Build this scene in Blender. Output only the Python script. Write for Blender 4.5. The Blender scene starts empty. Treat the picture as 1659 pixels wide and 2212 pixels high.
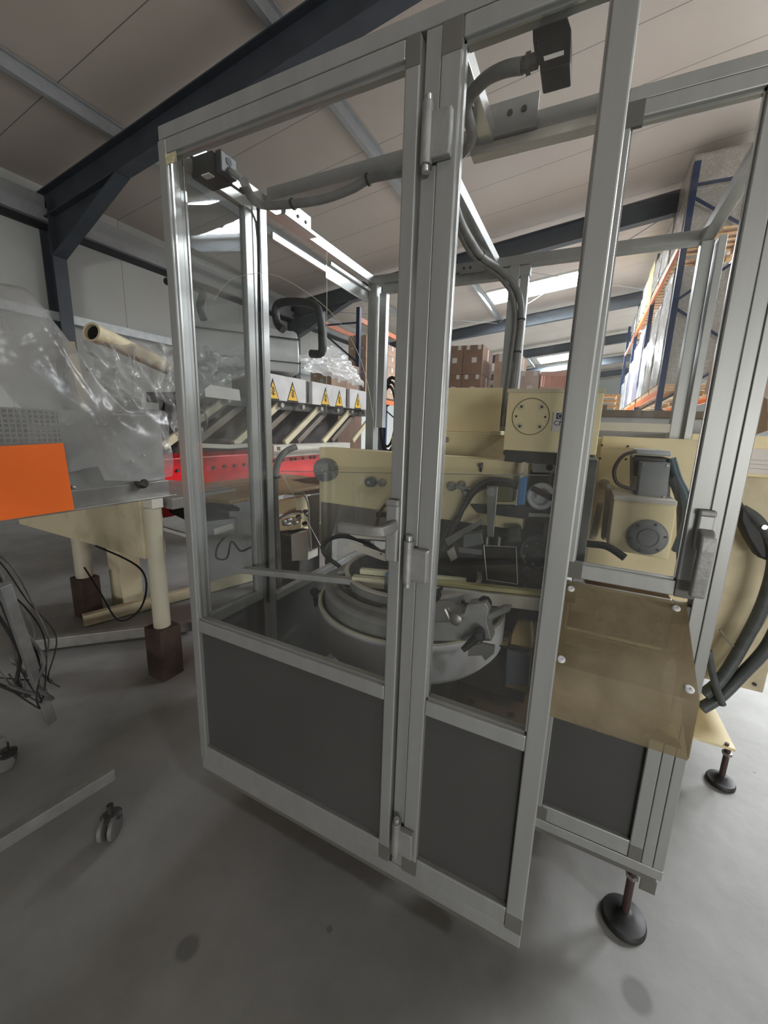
import bpy, bmesh, math, random
import numpy as np
from mathutils import Vector, Matrix, noise
random.seed(7)
C = bpy.context.scene.collection
SC = bpy.context.scene

# ------------------------------------------------------------------ camera
YAW, PIT, ROL, F = -0.430743, 0.193101, -0.0402368, 831.84
PX, PY = 869.4, 1084.3          # optical axis in the 1659 x 2212 frame
W, H, CAMH = 1659.0, 2212.0, 1.45
cy, sy, cp, sp = math.cos(YAW), math.sin(YAW), math.cos(PIT), math.sin(PIT)
fwd = Vector((sy*cp, cy*cp, -sp)); rt = Vector((cy, -sy, 0)); dn = fwd.cross(rt)
c_, s_ = math.cos(ROL), math.sin(ROL)
RT = c_*rt + s_*dn; DN = -s_*rt + c_*dn
cam = bpy.data.cameras.new('camera'); co = bpy.data.objects.new('camera', cam); C.objects.link(co)
m = Matrix((( RT.x, -DN.x, -fwd.x, 0), (RT.y, -DN.y, -fwd.y, 0), (RT.z, -DN.z, -fwd.z, CAMH), (0, 0, 0, 1)))
co.matrix_world = m
cam.sensor_fit = 'HORIZONTAL'; cam.sensor_width = 36; cam.lens = 36*F/W
cam.shift_x = (W/2-PX)/W; cam.shift_y = (PY-H/2)/W
cam.clip_start = .02; cam.clip_end = 200
SC.camera = co

def at(px, py, **k):
    """point of the place seen at pixel (px, py) on the plane x=, y= or z="""
    (a, v), = k.items(); i = 'xyz'.index(a)
    d = RT*((px-PX)/F) + DN*((py-PY)/F) + fwd
    o = Vector((0, 0, CAMH)); return o + d*((v-o[i])/d[i])

# ------------------------------------------------------------------ view, world, light
SC.view_settings.view_transform = 'Standard'; SC.view_settings.look = 'None'
SC.view_settings.gamma = 1; SC.view_settings.use_curve_mapping = False
SC.view_settings.exposure = 0.7
w = bpy.data.worlds.new('world'); SC.world = w; w.use_nodes = True
w.node_tree.nodes['Background'].inputs[0].default_value = (.75, .85, 1, 1)
w.node_tree.nodes['Background'].inputs[1].default_value = 1.0
FILL_L = 13.0  # strength of the added fill light behind the camera
SKY = 80.0            # brightness of the roof lights
SC.cycles.use_denoising = True
SC.cycles.max_bounces = 8; SC.cycles.diffuse_bounces = 4; SC.cycles.glossy_bounces = 4
SC.cycles.transparent_max_bounces = 24; SC.cycles.sample_clamp_indirect = 4
SC.cycles.caustics_reflective = False; SC.cycles.caustics_refractive = False

# ------------------------------------------------------------------ materials
MATS = {}
def mat(name, col, rough=.5, metal=0, var=.06, scale=6, bump=0, bscale=60, stretch=None, dirt=None, spec=.5):
    if name in MATS: return MATS[name]
    M = bpy.data.materials.new(name); M.use_nodes = True; nt = M.node_tree; N = nt.nodes; L = nt.links
    b = N['Principled BSDF']; b.inputs['Roughness'].default_value = rough; b.inputs['Metallic'].default_value = metal
    b.inputs['Specular IOR Level'].default_value = spec
    tc = N.new('ShaderNodeTexCoord'); mp = N.new('ShaderNodeMapping'); L.new(tc.outputs['Object'], mp.inputs[0])
    if stretch: mp.inputs['Scale'].default_value = stretch
    n = N.new('ShaderNodeTexNoise'); n.inputs['Scale'].default_value = scale; n.inputs['Detail'].default_value = 5
    L.new(mp.outputs[0], n.inputs['Vector'])
    r = N.new('ShaderNodeValToRGB')
    lo = [max(0, c*(1-var*2)) for c in col]; hi = [min(1, c*(1+var*2)) for c in col]
    if dirt: lo = [a*.45+d*.55 for a, d in zip(col, dirt)]
    r.color_ramp.elements[0].position = .32; r.color_ramp.elements[1].position = .68 if not dirt else .5
    r.color_ramp.elements[0].color = (*lo, 1); r.color_ramp.elements[1].color = (*hi, 1)
    L.new(n.outputs[0], r.inputs[0]); L.new(r.outputs[0], b.inputs['Base Color'])
    if bump:
        n2 = N.new('ShaderNodeTexNoise'); n2.inputs['Scale'].default_value = bscale; n2.inputs['Detail'].default_value = 4
        L.new(mp.outputs[0], n2.inputs['Vector'])
        bp = N.new('ShaderNodeBump'); bp.inputs['Strength'].default_value = bump; bp.inputs['Distance'].default_value = .01
        L.new(n2.outputs[0], bp.inputs['Height']); L.new(bp.outputs[0], b.inputs['Normal'])
    MATS[name] = M; return M

def clear(name, tint, gloss_col=(1, 1, 1), rough=.03, base=.05, haze=0, hazecol=(.6, .6, .6), scratch=0):
    """sheet of clear plastic: see-through, mirror-like at grazing angles, a little haze"""
    M = bpy.data.materials.new(name); M.use_nodes = True; nt = M.node_tree; N = nt.nodes; L = nt.links
    N.remove(N['Principled BSDF']); out = N['Material Output']
    t = N.new('ShaderNodeBsdfTransparent'); t.inputs[0].default_value = (*tint, 1)
    g = N.new('ShaderNodeBsdfGlossy'); g.inputs['Roughness'].default_value = rough; g.inputs[0].default_value = (*gloss_col, 1)
    lw = N.new('ShaderNodeLayerWeight'); lw.inputs[0].default_value = .5          # Schlick reflectance, the same from both sides
    pw = N.new('ShaderNodeMath'); pw.operation = 'POWER'; L.new(lw.outputs['Facing'], pw.inputs[0]); pw.inputs[1].default_value = 5
    f = N.new('ShaderNodeMath'); f.operation = 'MULTIPLY_ADD'; L.new(pw.outputs[0], f.inputs[0]); f.inputs[1].default_value = .9; f.inputs[2].default_value = .035
    mx = N.new('ShaderNodeMixShader'); L.new(f.outputs[0], mx.inputs[0]); L.new(t.outputs[0], mx.inputs[1]); L.new(g.outputs[0], mx.inputs[2])
    last = mx.outputs[0]
    if haze:
        d = N.new('ShaderNodeBsdfDiffuse'); d.inputs[0].default_value = (*hazecol, 1)
        m2 = N.new('ShaderNodeMixShader'); L.new(last, m2.inputs[1]); L.new(d.outputs[0], m2.inputs[2])
        n = N.new('ShaderNodeTexNoise'); n.inputs['Scale'].default_value = 5; n.inputs['Detail'].default_value = 6
        tc = N.new('ShaderNodeTexCoord'); L.new(tc.outputs['Object'], n.inputs['Vector'])
        mr = N.new('ShaderNodeMapRange'); mr.inputs[1].default_value = .35; mr.inputs[2].default_value = .75
        mr.inputs[3].default_value = haze*.4; mr.inputs[4].default_value = haze*1.6
        L.new(n.outputs[0], mr.inputs[0]); L.new(mr.outputs[0], m2.inputs[0]); last = m2.outputs[0]
    L.new(last, out.inputs[0]); MATS[name] = M; return M

def film(name, col, alpha, rough=.22, bscale=9):
    """crumpled plastic film"""
    M = bpy.data.materials.new(name); M.use_nodes = True; nt = M.node_tree; N = nt.nodes; L = nt.links
    b = N['Principled BSDF']; b.inputs['Base Color'].default_value = (*col, 1); b.inputs['Roughness'].default_value = rough
    b.inputs['Specular IOR Level'].default_value = .8; b.inputs['Coat Weight'].default_value = .25; b.inputs['Coat Roughness'].default_value = .12
    tc = N.new('ShaderNodeTexCoord'); n = N.new('ShaderNodeTexNoise'); n.inputs['Scale'].default_value = bscale; n.inputs['Detail'].default_value = 3
    n.inputs['Distortion'].default_value = 1.2
    L.new(tc.outputs['Object'], n.inputs['Vector']); bp = N.new('ShaderNodeBump'); bp.inputs['Strength'].default_value = .6; bp.inputs['Distance'].default_value = .03
    L.new(n.outputs[0], bp.inputs['Height']); L.new(bp.outputs[0], b.inputs['Normal'])
    t = N.new('ShaderNodeBsdfTransparent'); t.inputs[0].default_value = (.93, .93, .93, 1)
    mx = N.new('ShaderNodeMixShader')
    mr = N.new('ShaderNodeMapRange'); mr.inputs[1].default_value = .3; mr.inputs[2].default_value = .7
    mr.inputs[3].default_value = alpha-.12; mr.inputs[4].default_value = min(1, alpha+.12)
    L.new(n.outputs[0], mr.inputs[0]); L.new(mr.outputs[0], mx.inputs[0]); L.new(t.outputs[0], mx.inputs[1]); L.new(b.outputs[0], mx.inputs[2])
    L.new(mx.outputs[0], N['Material Output'].inputs[0]); MATS[name] = M; return M

def emit(name, col, s):
    M = bpy.data.materials.new(name); M.use_nodes = True; N = M.node_tree.nodes
    b = N['Principled BSDF']; b.inputs['Base Color'].default_value = (.8, .8, .8, 1)
    b.inputs['Emission Color'].default_value = (*col, 1); b.inputs['Emission Strength'].default_value = s
    MATS[name] = M; return M

ALU = mat('anodised_aluminium', (.43, .44, .43), .42, .55, .03, 3, stretch=(8, 8, .6))
ALUB = mat('bright_aluminium', (.62, .63, .63), .3, .8, .04, 4)
ALUC = mat('cast_aluminium', (.36, .36, .35), .5, .5, .08, 12, .15)
JOINT = mat('corner_joint', (.16, .155, .14), .6, .2, .05)
PANEL = mat('dark_panel', (.065, .065, .063), .65, 0, .04, 3)
CREAM = mat('cream_paint', (.80, .68, .41), .45, 0, .05, 3, dirt=(.72, .60, .34))
CREAMD = mat('worn_cream_paint', (.60, .53, .36), .55, 0, .08, 5, dirt=(.44, .38, .25))
WHITE = mat('white_enamel', (.84, .85, .87), .35, 0, .02, 4)
OFFW = mat('off_white', (.62, .59, .52), .5, 0, .04, 6)
IVORY = mat('ivory_plastic', (.70, .68, .48), .45, 0, .04, 10)
BLACK = mat('black_plastic', (.008, .008, .008), .5, 0, .1, spec=.3)
RUB = mat('black_rubber', (.02, .02, .021), .55, 0, .2)
DSTEEL = mat('dark_steel', (.07, .068, .065), .5, .6, .15, 15, .1)
STEEL = mat('steel', (.34, .33, .31), .4, .75, .08, 12)
GREYC = mat('grey_cable', (.17, .17, .165), .5, 0, .1, 20)
RAFT = mat('painted_blue_grey_steel', (.055, .065, .08), .55, .1, .08, 3)
GALV = mat('galvanised_steel', (.38, .40, .41), .5, .25, .03, 14)
BLUE = mat('blue_rack_steel', (.008, .022, .075), .45, .1, .1)
ORANGE = mat('orange_rack_steel', (.75, .17, .04), .45, 0, .05)
ORB = mat('orange_board', (.95, .17, .02), .55, 0, .04, 3)
RED = mat('red_paint', (.75, .004, .012), .35, 0, .08, 4)
WOOD = mat('brown_worktop', (.25, .15, .06), .5, 0, .15, 6, stretch=(1, 8, 1))
PWOOD = mat('pallet_wood', (.55, .36, .18), .7, 0, .12, 10)
BROWNB = mat('rusty_brown', (.05, .03, .022), .7, 0, .2, 10, .2)
CARD = mat('cardboard', (.48, .33, .24), .75, 0, .06, 5)
CARD2 = mat('dark_cardboard', (.28, .17, .12), .75, 0, .06, 5)
TAPE = mat('paper_label', (.75, .7, .66), .5, 0, .03)
CRATE = mat('pink_crate', (.75, .42, .34), .5, 0, .04)
MOTOR = mat('motor_grey', (.20, .21, .21), .5, .2, .06)
SKIN = mat('grey_machine_cover', (.56, .58, .58), .36, .2, .03)
YEL = mat('warning_yellow', (.85, .50, .03), .5, 0, .02)
BLUEP = mat('blue_plastic', (.10, .28, .60), .4, 0, .05)
NAVY = mat('navy_print', (.01, .015, .06), .5)
BASEB = mat('ochre_base', (.20, .135, .05), .6, 0, .12, 5)
STICK = mat('yellowed_sticker', (.48, .44, .28), .6, 0, .25, 60)
BARK = mat('black_cardboard_film', (.03, .02, .02), .5)
PANE = clear('clear_polycarbonate', (.97, .98, .98), haze=.022, hazecol=(.55, .55, .52))
PANES = clear('scratched_side_pane', (.80, .82, .82), haze=.10, hazecol=(.42, .42, .40))
SMOKE = clear('smoked_polycarbonate', (.80, .72, .56), rough=.18, haze=.50, hazecol=(.44, .38, .26))
FILM = film('grey_plastic_film', (.46, .46, .45), .46, .24, 4)
FILM2 = film('white_plastic_film', (.80, .80, .81), .8)
FILM3 = film('stretch_wrap', (.56, .53, .48), .72, .15, 22)
SKYM = emit('roof_light', (.93, .97, 1.0), SKY)

def floor_mat():
    M = bpy.data.materials.new('concrete_floor'); M.use_nodes = True; nt = M.node_tree; N = nt.nodes; L = nt.links
    b = N['Principled BSDF']; b.inputs['Roughness'].default_value = .62
    tc = N.new('ShaderNodeTexCoord')
    n = N.new('ShaderNodeTexNoise'); n.inputs['Scale'].default_value = 1.3; n.inputs['Detail'].default_value = 9; n.inputs['Roughness'].default_value = .65
    L.new(tc.outputs['Object'], n.inputs['Vector'])
    r = N.new('ShaderNodeValToRGB'); r.color_ramp.elements[0].position = .3; r.color_ramp.elements[1].position = .72
    r.color_ramp.elements[0].color = (.20, .198, .19, 1); r.color_ramp.elements[1].color = (.37, .368, .355, 1)
    L.new(n.outputs[0], r.inputs[0])
    # small dark specks and one worn oval stain
    v = N.new('ShaderNodeTexVoronoi'); v.inputs['Scale'].default_value = 3.1; L.new(tc.outputs['Object'], v.inputs['Vector'])
    mr = N.new('ShaderNodeMapRange'); mr.inputs[1].default_value = .012; mr.inputs[2].default_value = .03; mr.inputs[3].default_value = .35; mr.inputs[4].default_value = 1
    L.new(v.outputs['Distance'], mr.inputs[0])
    mm = N.new('ShaderNodeMixRGB'); mm.blend_type = 'MULTIPLY'; mm.inputs[0].default_value = 1
    L.new(r.outputs[0], mm.inputs[1]); L.new(mr.outputs[0], mm.inputs[2])
    last = mm.outputs[0]
    for px, py, rad in ((1375, 2150, .036), (405, 2048, .030), (712, 2007, .009)):
        p = at(px, py, z=0)
        vm = N.new('ShaderNodeVectorMath'); vm.operation = 'DISTANCE'; vm.inputs[1].default_value = p; L.new(tc.outputs['Object'], vm.inputs[0])
        q = N.new('ShaderNodeMapRange'); q.inputs[1].default_value = rad*.8; q.inputs[2].default_value = rad*1.2; q.inputs[3].default_value = .62; q.inputs[4].default_value = 1
        L.new(vm.outputs['Value'], q.inputs[0])
        m3 = N.new('ShaderNodeMixRGB'); m3.blend_type = 'MULTIPLY'; m3.inputs[0].default_value = 1; L.new(last, m3.inputs[1]); L.new(q.outputs[0], m3.inputs[2]); last = m3.outputs[0]
    L.new(last, b.inputs['Base Color'])
    n2 = N.new('ShaderNodeTexNoise'); n2.inputs['Scale'].default_value = 9; n2.inputs['Detail'].default_value = 8; L.new(tc.outputs['Object'], n2.inputs['Vector'])
    bp = N.new('ShaderNodeBump'); bp.inputs['Strength'].default_value = .25; bp.inputs['Distance'].default_value = .01
    L.new(n2.outputs[0], bp.inputs['Height']); L.new(bp.outputs[0], b.inputs['Normal'])
    return M

def sheet_mat(name, col, axis, pitch, rib, lit=.35, seam=.012):
    """insulated liner panel: dark joint every `pitch` metres along an axis, fine ribs parallel to it"""
    M = bpy.data.materials.new(name); M.use_nodes = True; nt = M.node_tree; N = nt.nodes; L = nt.links
    b = N['Principled BSDF']; b.inputs['Roughness'].default_value = lit
    tc = N.new('ShaderNodeTexCoord'); sx = N.new('ShaderNodeSeparateXYZ'); L.new(tc.outputs['Object'], sx.inputs[0])
    o = sx.outputs['XYZ'.index(axis)]
    def mth(op, a, bb):
        q = N.new('ShaderNodeMath'); q.operation = op
        for i, v in enumerate((a, bb)):
            if hasattr(v, 'links'): L.new(v, q.inputs[i])
            else: q.inputs[i].default_value = v
        return q.outputs[0]
    fr = mth('MODULO', mth('ADD', o, 100+.65), pitch)
    s = mth('LESS_THAN', fr, seam)
    n = N.new('ShaderNodeTexNoise'); n.inputs['Scale'].default_value = .5; n.inputs['Detail'].default_value = 3; L.new(tc.outputs['Object'], n.inputs['Vector'])
    r = N.new('ShaderNodeValToRGB'); r.color_ramp.elements[0].position = .3; r.color_ramp.elements[1].position = .7
    r.color_ramp.elements[0].color = (*[c*.92 for c in col], 1); r.color_ramp.elements[1].color = (*[c*1.06 for c in col], 1); L.new(n.outputs[0], r.inputs[0])
    mx = N.new('ShaderNodeMixRGB'); L.new(s, mx.inputs[0]); L.new(r.outputs[0], mx.inputs[1]); mx.inputs[2].default_value = (*[c*.35 for c in col], 1)
    L.new(mx.outputs[0], b.inputs['Base Color'])
    h = mth('PINGPONG', o, rib)
    bp = N.new('ShaderNodeBump'); bp.inputs['Strength'].default_value = .35; bp.inputs['Distance'].default_value = .006; L.new(h, bp.inputs['Height']); L.new(bp.outputs[0], b.inputs['Normal'])
    return M
FLOORM = floor_mat()
ROOFM = sheet_mat('roof_liner', (.52, .455, .40), 'Y', 1.0, .04, .42)
WALLM = sheet_mat('wall_liner', (.52, .54, .52), 'Y', 1.0, .05, .5, .010)

# ------------------------------------------------------------------ mesh helpers
class MB:
    def __init__(s): s.v = []; s.f = []
    def add(s, vs, fs):
        k = len(s.v); s.v += [Vector(a) for a in vs]; s.f += [tuple(i+k for i in f) for f in fs]; return s
    def box(s, a, b):
        x0, y0, z0 = a; x1, y1, z1 = b
        x0, x1 = sorted((x0, x1)); y0, y1 = sorted((y0, y1)); z0, z1 = sorted((z0, z1))
        return s.add([(x0,y0,z0),(x1,y0,z0),(x1,y1,z0),(x0,y1,z0),(x0,y0,z1),(x1,y0,z1),(x1,y1,z1),(x0,y1,z1)],
                     [(0,3,2,1),(4,5,6,7),(0,1,5,4),(1,2,6,5),(2,3,7,6),(3,0,4,7)])
    def bar(s, p, q, w, h, up=(0, 0, 1)):
        p, q = Vector(p), Vector(q); d = (q-p).normalized(); u = Vector(up)
        sd = d.cross(u)
        if sd.length < 1e-4: sd = d.cross(Vector((0, 1, 0)))
        sd.normalize(); u = sd.cross(d).normalized()
        vs = [e + sd*(w/2*a) + u*(h/2*b) for e in (p, q) for a, b in ((-1,-1),(1,-1),(1,1),(-1,1))]
        return s.add(vs, [(0,3,2,1),(4,5,6,7),(0,1,5,4),(1,2,6,5),(2,3,7,6),(3,0,4,7)][:0] or [(0,1,2,3),(7,6,5,4),(4,5,1,0),(5,6,2,1),(6,7,3,2),(7,4,0,3)])
    def prism(s, poly, d):
        d = Vector(d); n = len(poly); vs = [Vector(p) for p in poly] + [Vector(p)+d for p in poly]
        return s.add(vs, [tuple(range(n)), tuple(range(2*n-1, n-1, -1))] + [((i+1) % n, i, n+i, n+(i+1) % n) for i in range(n)])
    def lathe(s, c, axis, prof, seg=32, closed=False):
        """prof: list of (radius, distance along the axis)"""
        c = Vector(c); a = Vector(axis).normalized(); t = Vector((0, 0, 1)) if abs(a.z) < .9 else Vector((1, 0, 0))
        u = a.cross(t).normalized(); v = a.cross(u); vs = []; fs = []
        for r, h in prof:
            for k in range(seg):
                th = 2*math.pi*k/seg; vs.append(c + a*h + u*(r*math.cos(th)) + v*(r*math.sin(th)))
        for i in range(len(prof)-1):
            for k in range(seg):
                k2 = (k+1) % seg; fs.append((i*seg+k, i*seg+k2, (i+1)*seg+k2, (i+1)*seg+k))
        if closed:
            i = len(prof)-1
            for k in range(seg):
                k2 = (k+1) % seg; fs.append((i*seg+k, i*seg+k2, k2, k))
        else:
            fs.append(tuple(reversed(range(seg)))); fs.append(tuple((len(prof)-1)*seg+k for k in range(seg)))
        return s.add(vs, fs)
    def cyl(s, p, q, r, seg=20, r2=None):
        p, q = Vector(p), Vector(q); return s.lathe(p, q-p, [(r, 0), (r if r2 is None else r2, (q-p).length)], seg)
    def tube(s, pts, r, seg=10, smooth=6):
        P = [Vector(p) for p in pts]
        if smooth and len(P) > 2:
            Q = []
            for i in range(len(P)-1):
                p0 = P[max(i-1, 0)]; p1 = P[i]; p2 = P[i+1]; p3 = P[min(i+2, len(P)-1)]
                for k in range(smooth):
                    t = k/smooth
                    Q.append(.5*((2*p1)+(p2-p0)*t+(2*p0-5*p1+4*p2-p3)*t*t+(3*p1-p0-3*p2+p3)*t**3))
            Q.append(P[-1]); P = Q
        k0 = len(s.v); u = None; vs = []; fs = []
        for i, p in enumerate(P):
            d = (P[min(i+1, len(P)-1)]-P[max(i-1, 0)]).normalized()
            if u is None:
                u = d.cross(Vector((0, 0, 1)));
                if u.length < .1: u = d.cross(Vector((1, 0, 0)))
            u = (u - d*u.dot(d)).normalized(); v = d.cross(u)
            for k in range(seg):
                th = 2*math.pi*k/seg; vs.append(p + u*(r*math.cos(th)) + v*(r*math.sin(th)))
        n = len(P)
        for i in range(n-1):
            for k in range(seg):
                k2 = (k+1) % seg; fs.append((i*seg+k, (i+1)*seg+k, (i+1)*seg+k2, i*seg+k2))
        fs.append(tuple(range(seg))); fs.append(tuple((n-1)*seg+k for k in reversed(range(seg))))
        return s.add(vs, fs)
    def grid(s, fn, nu, nv):
        vs = [fn(i/nu, j/nv) for i in range(nu+1) for j in range(nv+1)]
        fs = [(i*(nv+1)+j, (i+1)*(nv+1)+j, (i+1)*(nv+1)+j+1, i*(nv+1)+j+1) for i in range(nu) for j in range(nv)]
        return s.add(vs, fs)
    def build(s, name, mt, parent=None, bevel=0, smooth=False, solid=0, org=None, label=None, seg=2):
        o0 = Vector((0, 0, 0))
        if parent is not None:
            q = parent
            while q is not None: o0 = o0 + q.location; q = q.parent
        elif org is not None: o0 = Vector(org)
        me = bpy.data.meshes.new(name); me.from_pydata([tuple(v-o0) for v in s.v], [], s.f)
        bm = bmesh.new(); bm.from_mesh(me); bmesh.ops.recalc_face_normals(bm, faces=bm.faces); bm.to_mesh(me); bm.free()
        me.materials.append(mt); o = bpy.data.objects.new(name, me); C.objects.link(o)
        if parent is not None: o.parent = parent
        elif org is not None: o.location = o0
        if smooth:
            me.shade_smooth() if hasattr(me, 'shade_smooth') else None
            if smooth != 'full':
                try: me.set_sharp_from_angle(angle=math.radians(38))
                except Exception: pass
        if solid:
            md = o.modifiers.new('thickness', 'SOLIDIFY'); md.thickness = solid; md.offset = 0
        if bevel:
            md = o.modifiers.new('bevel', 'BEVEL'); md.width = bevel; md.segments = seg; md.limit_method = 'ANGLE'; md.angle_limit = math.radians(40)
        if label: o['label'] = label
        return o

def tag(o, label=None, cat=None, group=None, kind=None):
    if label: o['label'] = label
    if cat: o['category'] = cat
    if group: o['group'] = group
    if kind: o['kind'] = kind
    return o
def thing(name, label, cat, loc, group=None):
    o = bpy.data.objects.new(name, None); C.objects.link(o); o.location = loc; o.empty_display_size = .1
    return tag(o, label, cat, group)
def box(name, a, b, mt, parent=None, bevel=.0015, label=None, org=None):
    return MB().box(a, b).build(name, mt, parent, bevel, label=label, org=org)
def struct(o): o['kind'] = 'structure'; return o
def copy_tree(o, loc, parent=None):
    c = o.copy(); C.objects.link(c)
    if parent is not None: c.parent = parent
    else: c.location = loc
    for ch in list(o.children): copy_tree(ch, None, c)
    return c
def text(name, s, loc, size, mt, parent, rotx=math.pi/2, rotz=0, ext=.0004):
    cu = bpy.data.curves.new(name, 'FONT'); cu.body = s; cu.size = size; cu.extrude = ext; cu.align_x = 'LEFT'
    cu.materials.append(mt); o = bpy.data.objects.new(name, cu); C.objects.link(o)
    o0 = Vector((0, 0, 0)); q = parent
    while q is not None: o0 = o0 + q.location; q = q.parent
    me = bpy.data.meshes.new_from_object(o.evaluated_get(bpy.context.evaluated_depsgraph_get())); bpy.data.objects.remove(o)
    o = bpy.data.objects.new(name, me); C.objects.link(o)
    o.parent = parent; o.location = Vector(loc)-o0; o.rotation_euler = (rotx, 0, rotz); return o

# ================================================================== THE HALL
WX = -9.0                                   # left wall
SL = .123
def roofz(x): return 5.33 + SL*(x+8.63) if x <= 12 else 5.33 + SL*(20.63) - SL*(x-12)
Y0, Y1, XR_ = -15.0, 42.0, 33.0
struct(MB().add([(WX,Y0,0),(XR_,Y0,0),(XR_,Y1,0),(WX,Y1,0),(WX,Y0,-.2),(XR_,Y0,-.2),(XR_,Y1,-.2),(WX,Y1,-.2)],
     [(0,1,2,3),(4,7,6,5),(0,4,5,1),(1,5,6,2),(2,6,7,3),(3,7,4,0)]).build('floor', FLOORM))
# roof lights: (x0, x1, y0, y1)
LIGHTS = [(-3.55, -.3, 13.7, 15.0), (7.6, 11.2, 8.5, 10.7), (2.7, 4.6, 15.3, 17.3), (-3.3, .2, 26.3, 28.5),
          (7.6, 11.2, 13.2, 15.2), (7.6, 11.2, 20.5, 22.5), (7.6, 11.2, 26.3, 28.5), (4.6, 7.0, 8.8, 10.1), (6.0, 9.4, 17.2, 19.6), (6.2, 7.4, -2.6, -1.6)]  # unseen roof lights, some added only to brighten the floor and interior
xs = sorted({WX, 12.0, XR_} | {v for l in LIGHTS for v in l[:2]}); ys = sorted({Y0, Y1} | {v for l in LIGHTS for v in l[2:]})
rb = MB()
for i in range(len(xs)-1):
    for j in range(len(ys)-1):
        xm, ym = (xs[i]+xs[i+1])/2, (ys[j]+ys[j+1])/2
        if any(l[0] < xm < l[1] and l[2] < ym < l[3] for l in LIGHTS): continue
        a, b = xs[i], xs[i+1]; c, d = ys[j], ys[j+1]
        rb.add([(a,c,roofz(a)),(b,c,roofz(b)),(b,d,roofz(b)),(a,d,roofz(a))], [(0,1,2,3)])
struct(rb.build('ceiling', ROOFM))
for n, (a, b, c, d) in enumerate(LIGHTS):
    t = thing('window_%d' % (n+1), None, None, ((a+b)/2, (c+d)/2, roofz((a+b)/2))); t['kind'] = 'structure'
    k = .14
    MB().add([(a,c,roofz(a)+k),(b,c,roofz(b)+k),(b,d,roofz(b)+k),(a,d,roofz(a)+k)], [(0,3,2,1)]).build('pane', SKYM, t)
    fr = MB()
    for (p, q) in (((a,c),(b,c)),((b,c),(b,d)),((b,d),(a,d)),((a,d),(a,c))):
        fr.bar((*p, roofz(p[0])+k/2-.01), (*q, roofz(q[0])+k/2-.01), .05, k+.06)
    fr.build('window_frame', mat('white_frame', (.72, .75, .76), .5), t)
    gb = MB(); nb = 3
    for i in range(1, nb): gb.bar((a, c+(d-c)*i/nb, roofz(a)+k-.03), (b, c+(d-c)*i/nb, roofz(b)+k-.03), .025, .04)
    gb.build('glazing_bar', GALV, t)
# walls
struct(MB().box((WX-.1, Y0, 0), (WX, Y1, roofz(WX)+.05)).build('wall_left', WALLM))
struct(MB().add([(WX,Y1,0),(XR_,Y1,0),(XR_,Y1,roofz(XR_)),(12,Y1,roofz(12)),(WX,Y1,roofz(WX))], [(0,1,2,3,4)]).build('wall_back', WALLM, solid=.1))
struct(MB().add([(WX,Y0,0),(XR_,Y0,0),(XR_,Y0,roofz(XR_)),(12,Y0,roofz(12)),(WX,Y0,roofz(WX))], [(4,3,2,1,0)]).build('wall_front', mat('dark_front_wall', (.16, .15, .14), .6), solid=.1))  # unseen wall, coloured dark to cut the light it bounces
# added fill light shaped as a door, unseen behind the camera
d1 = thing('fill_light_door', None, None, (5, Y0+.1, 0)); d1['kind'] = 'structure'
MB().add([(5.0, Y0+.12, .0), (13.0, Y0+.12, .0), (13.0, Y0+.12, 2.6), (5.0, Y0+.12, 2.6)], [(0, 1, 2, 3)]).build('fill_light_panel', emit('fill_light_glow', (1, .98, .94), FILL_L), d1)
dfm = MB()
for x in (5.0, 7.0, 9.0, 11.0, 13.0): dfm.box((x-.03, Y0+.12, 0), (x+.03, Y0+.16, 2.6))
for z in (.65, 1.3, 1.95, 2.6): dfm.box((5.0, Y0+.12, z-.03), (13.0, Y0+.16, z+.03))
dfm.build('fill_light_frame', GALV, d1)
struct(MB().box((XR_, Y0, 0), (XR_+.1, Y1, roofz(XR_)+.05)).build('wall_right', WALLM))
# eaves gutter angle and wall rail
g = MB().box((WX, Y0, 4.66), (WX+.22, Y1, 4.86)).box((WX, Y0, 4.86), (WX+.10, Y1, 5.1))
struct(g.build('trim_1', GALV)); struct(MB().box((WX, Y0, 4.56), (WX+.10, Y1, 4.66)).build('trim_2', mat('dark_seal', (.02, .02, .025), .6)))
struct(MB().box((WX, Y0, 3.08), (WX+.14, Y1, 3.23)).build('trim_3', mat('pale_rail', (.62, .68, .70), .4, .2)))
# purlins
for k, x in enumerate((-6.68, -3.68)):
    z = roofz(x); pm = MB()
    pm.box((x-.07, Y0, z-.02), (x+.07, Y1, z-.005)).box((x-.012, Y0, z-.16), (x+.012, Y1, z-.02)).box((x-.07, Y0, z-.175), (x+.012, Y1, z-.16))
    tag(pm.build('roof_purlin', GALV, org=(x, 0, z)), None, None, kind='structure')
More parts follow.
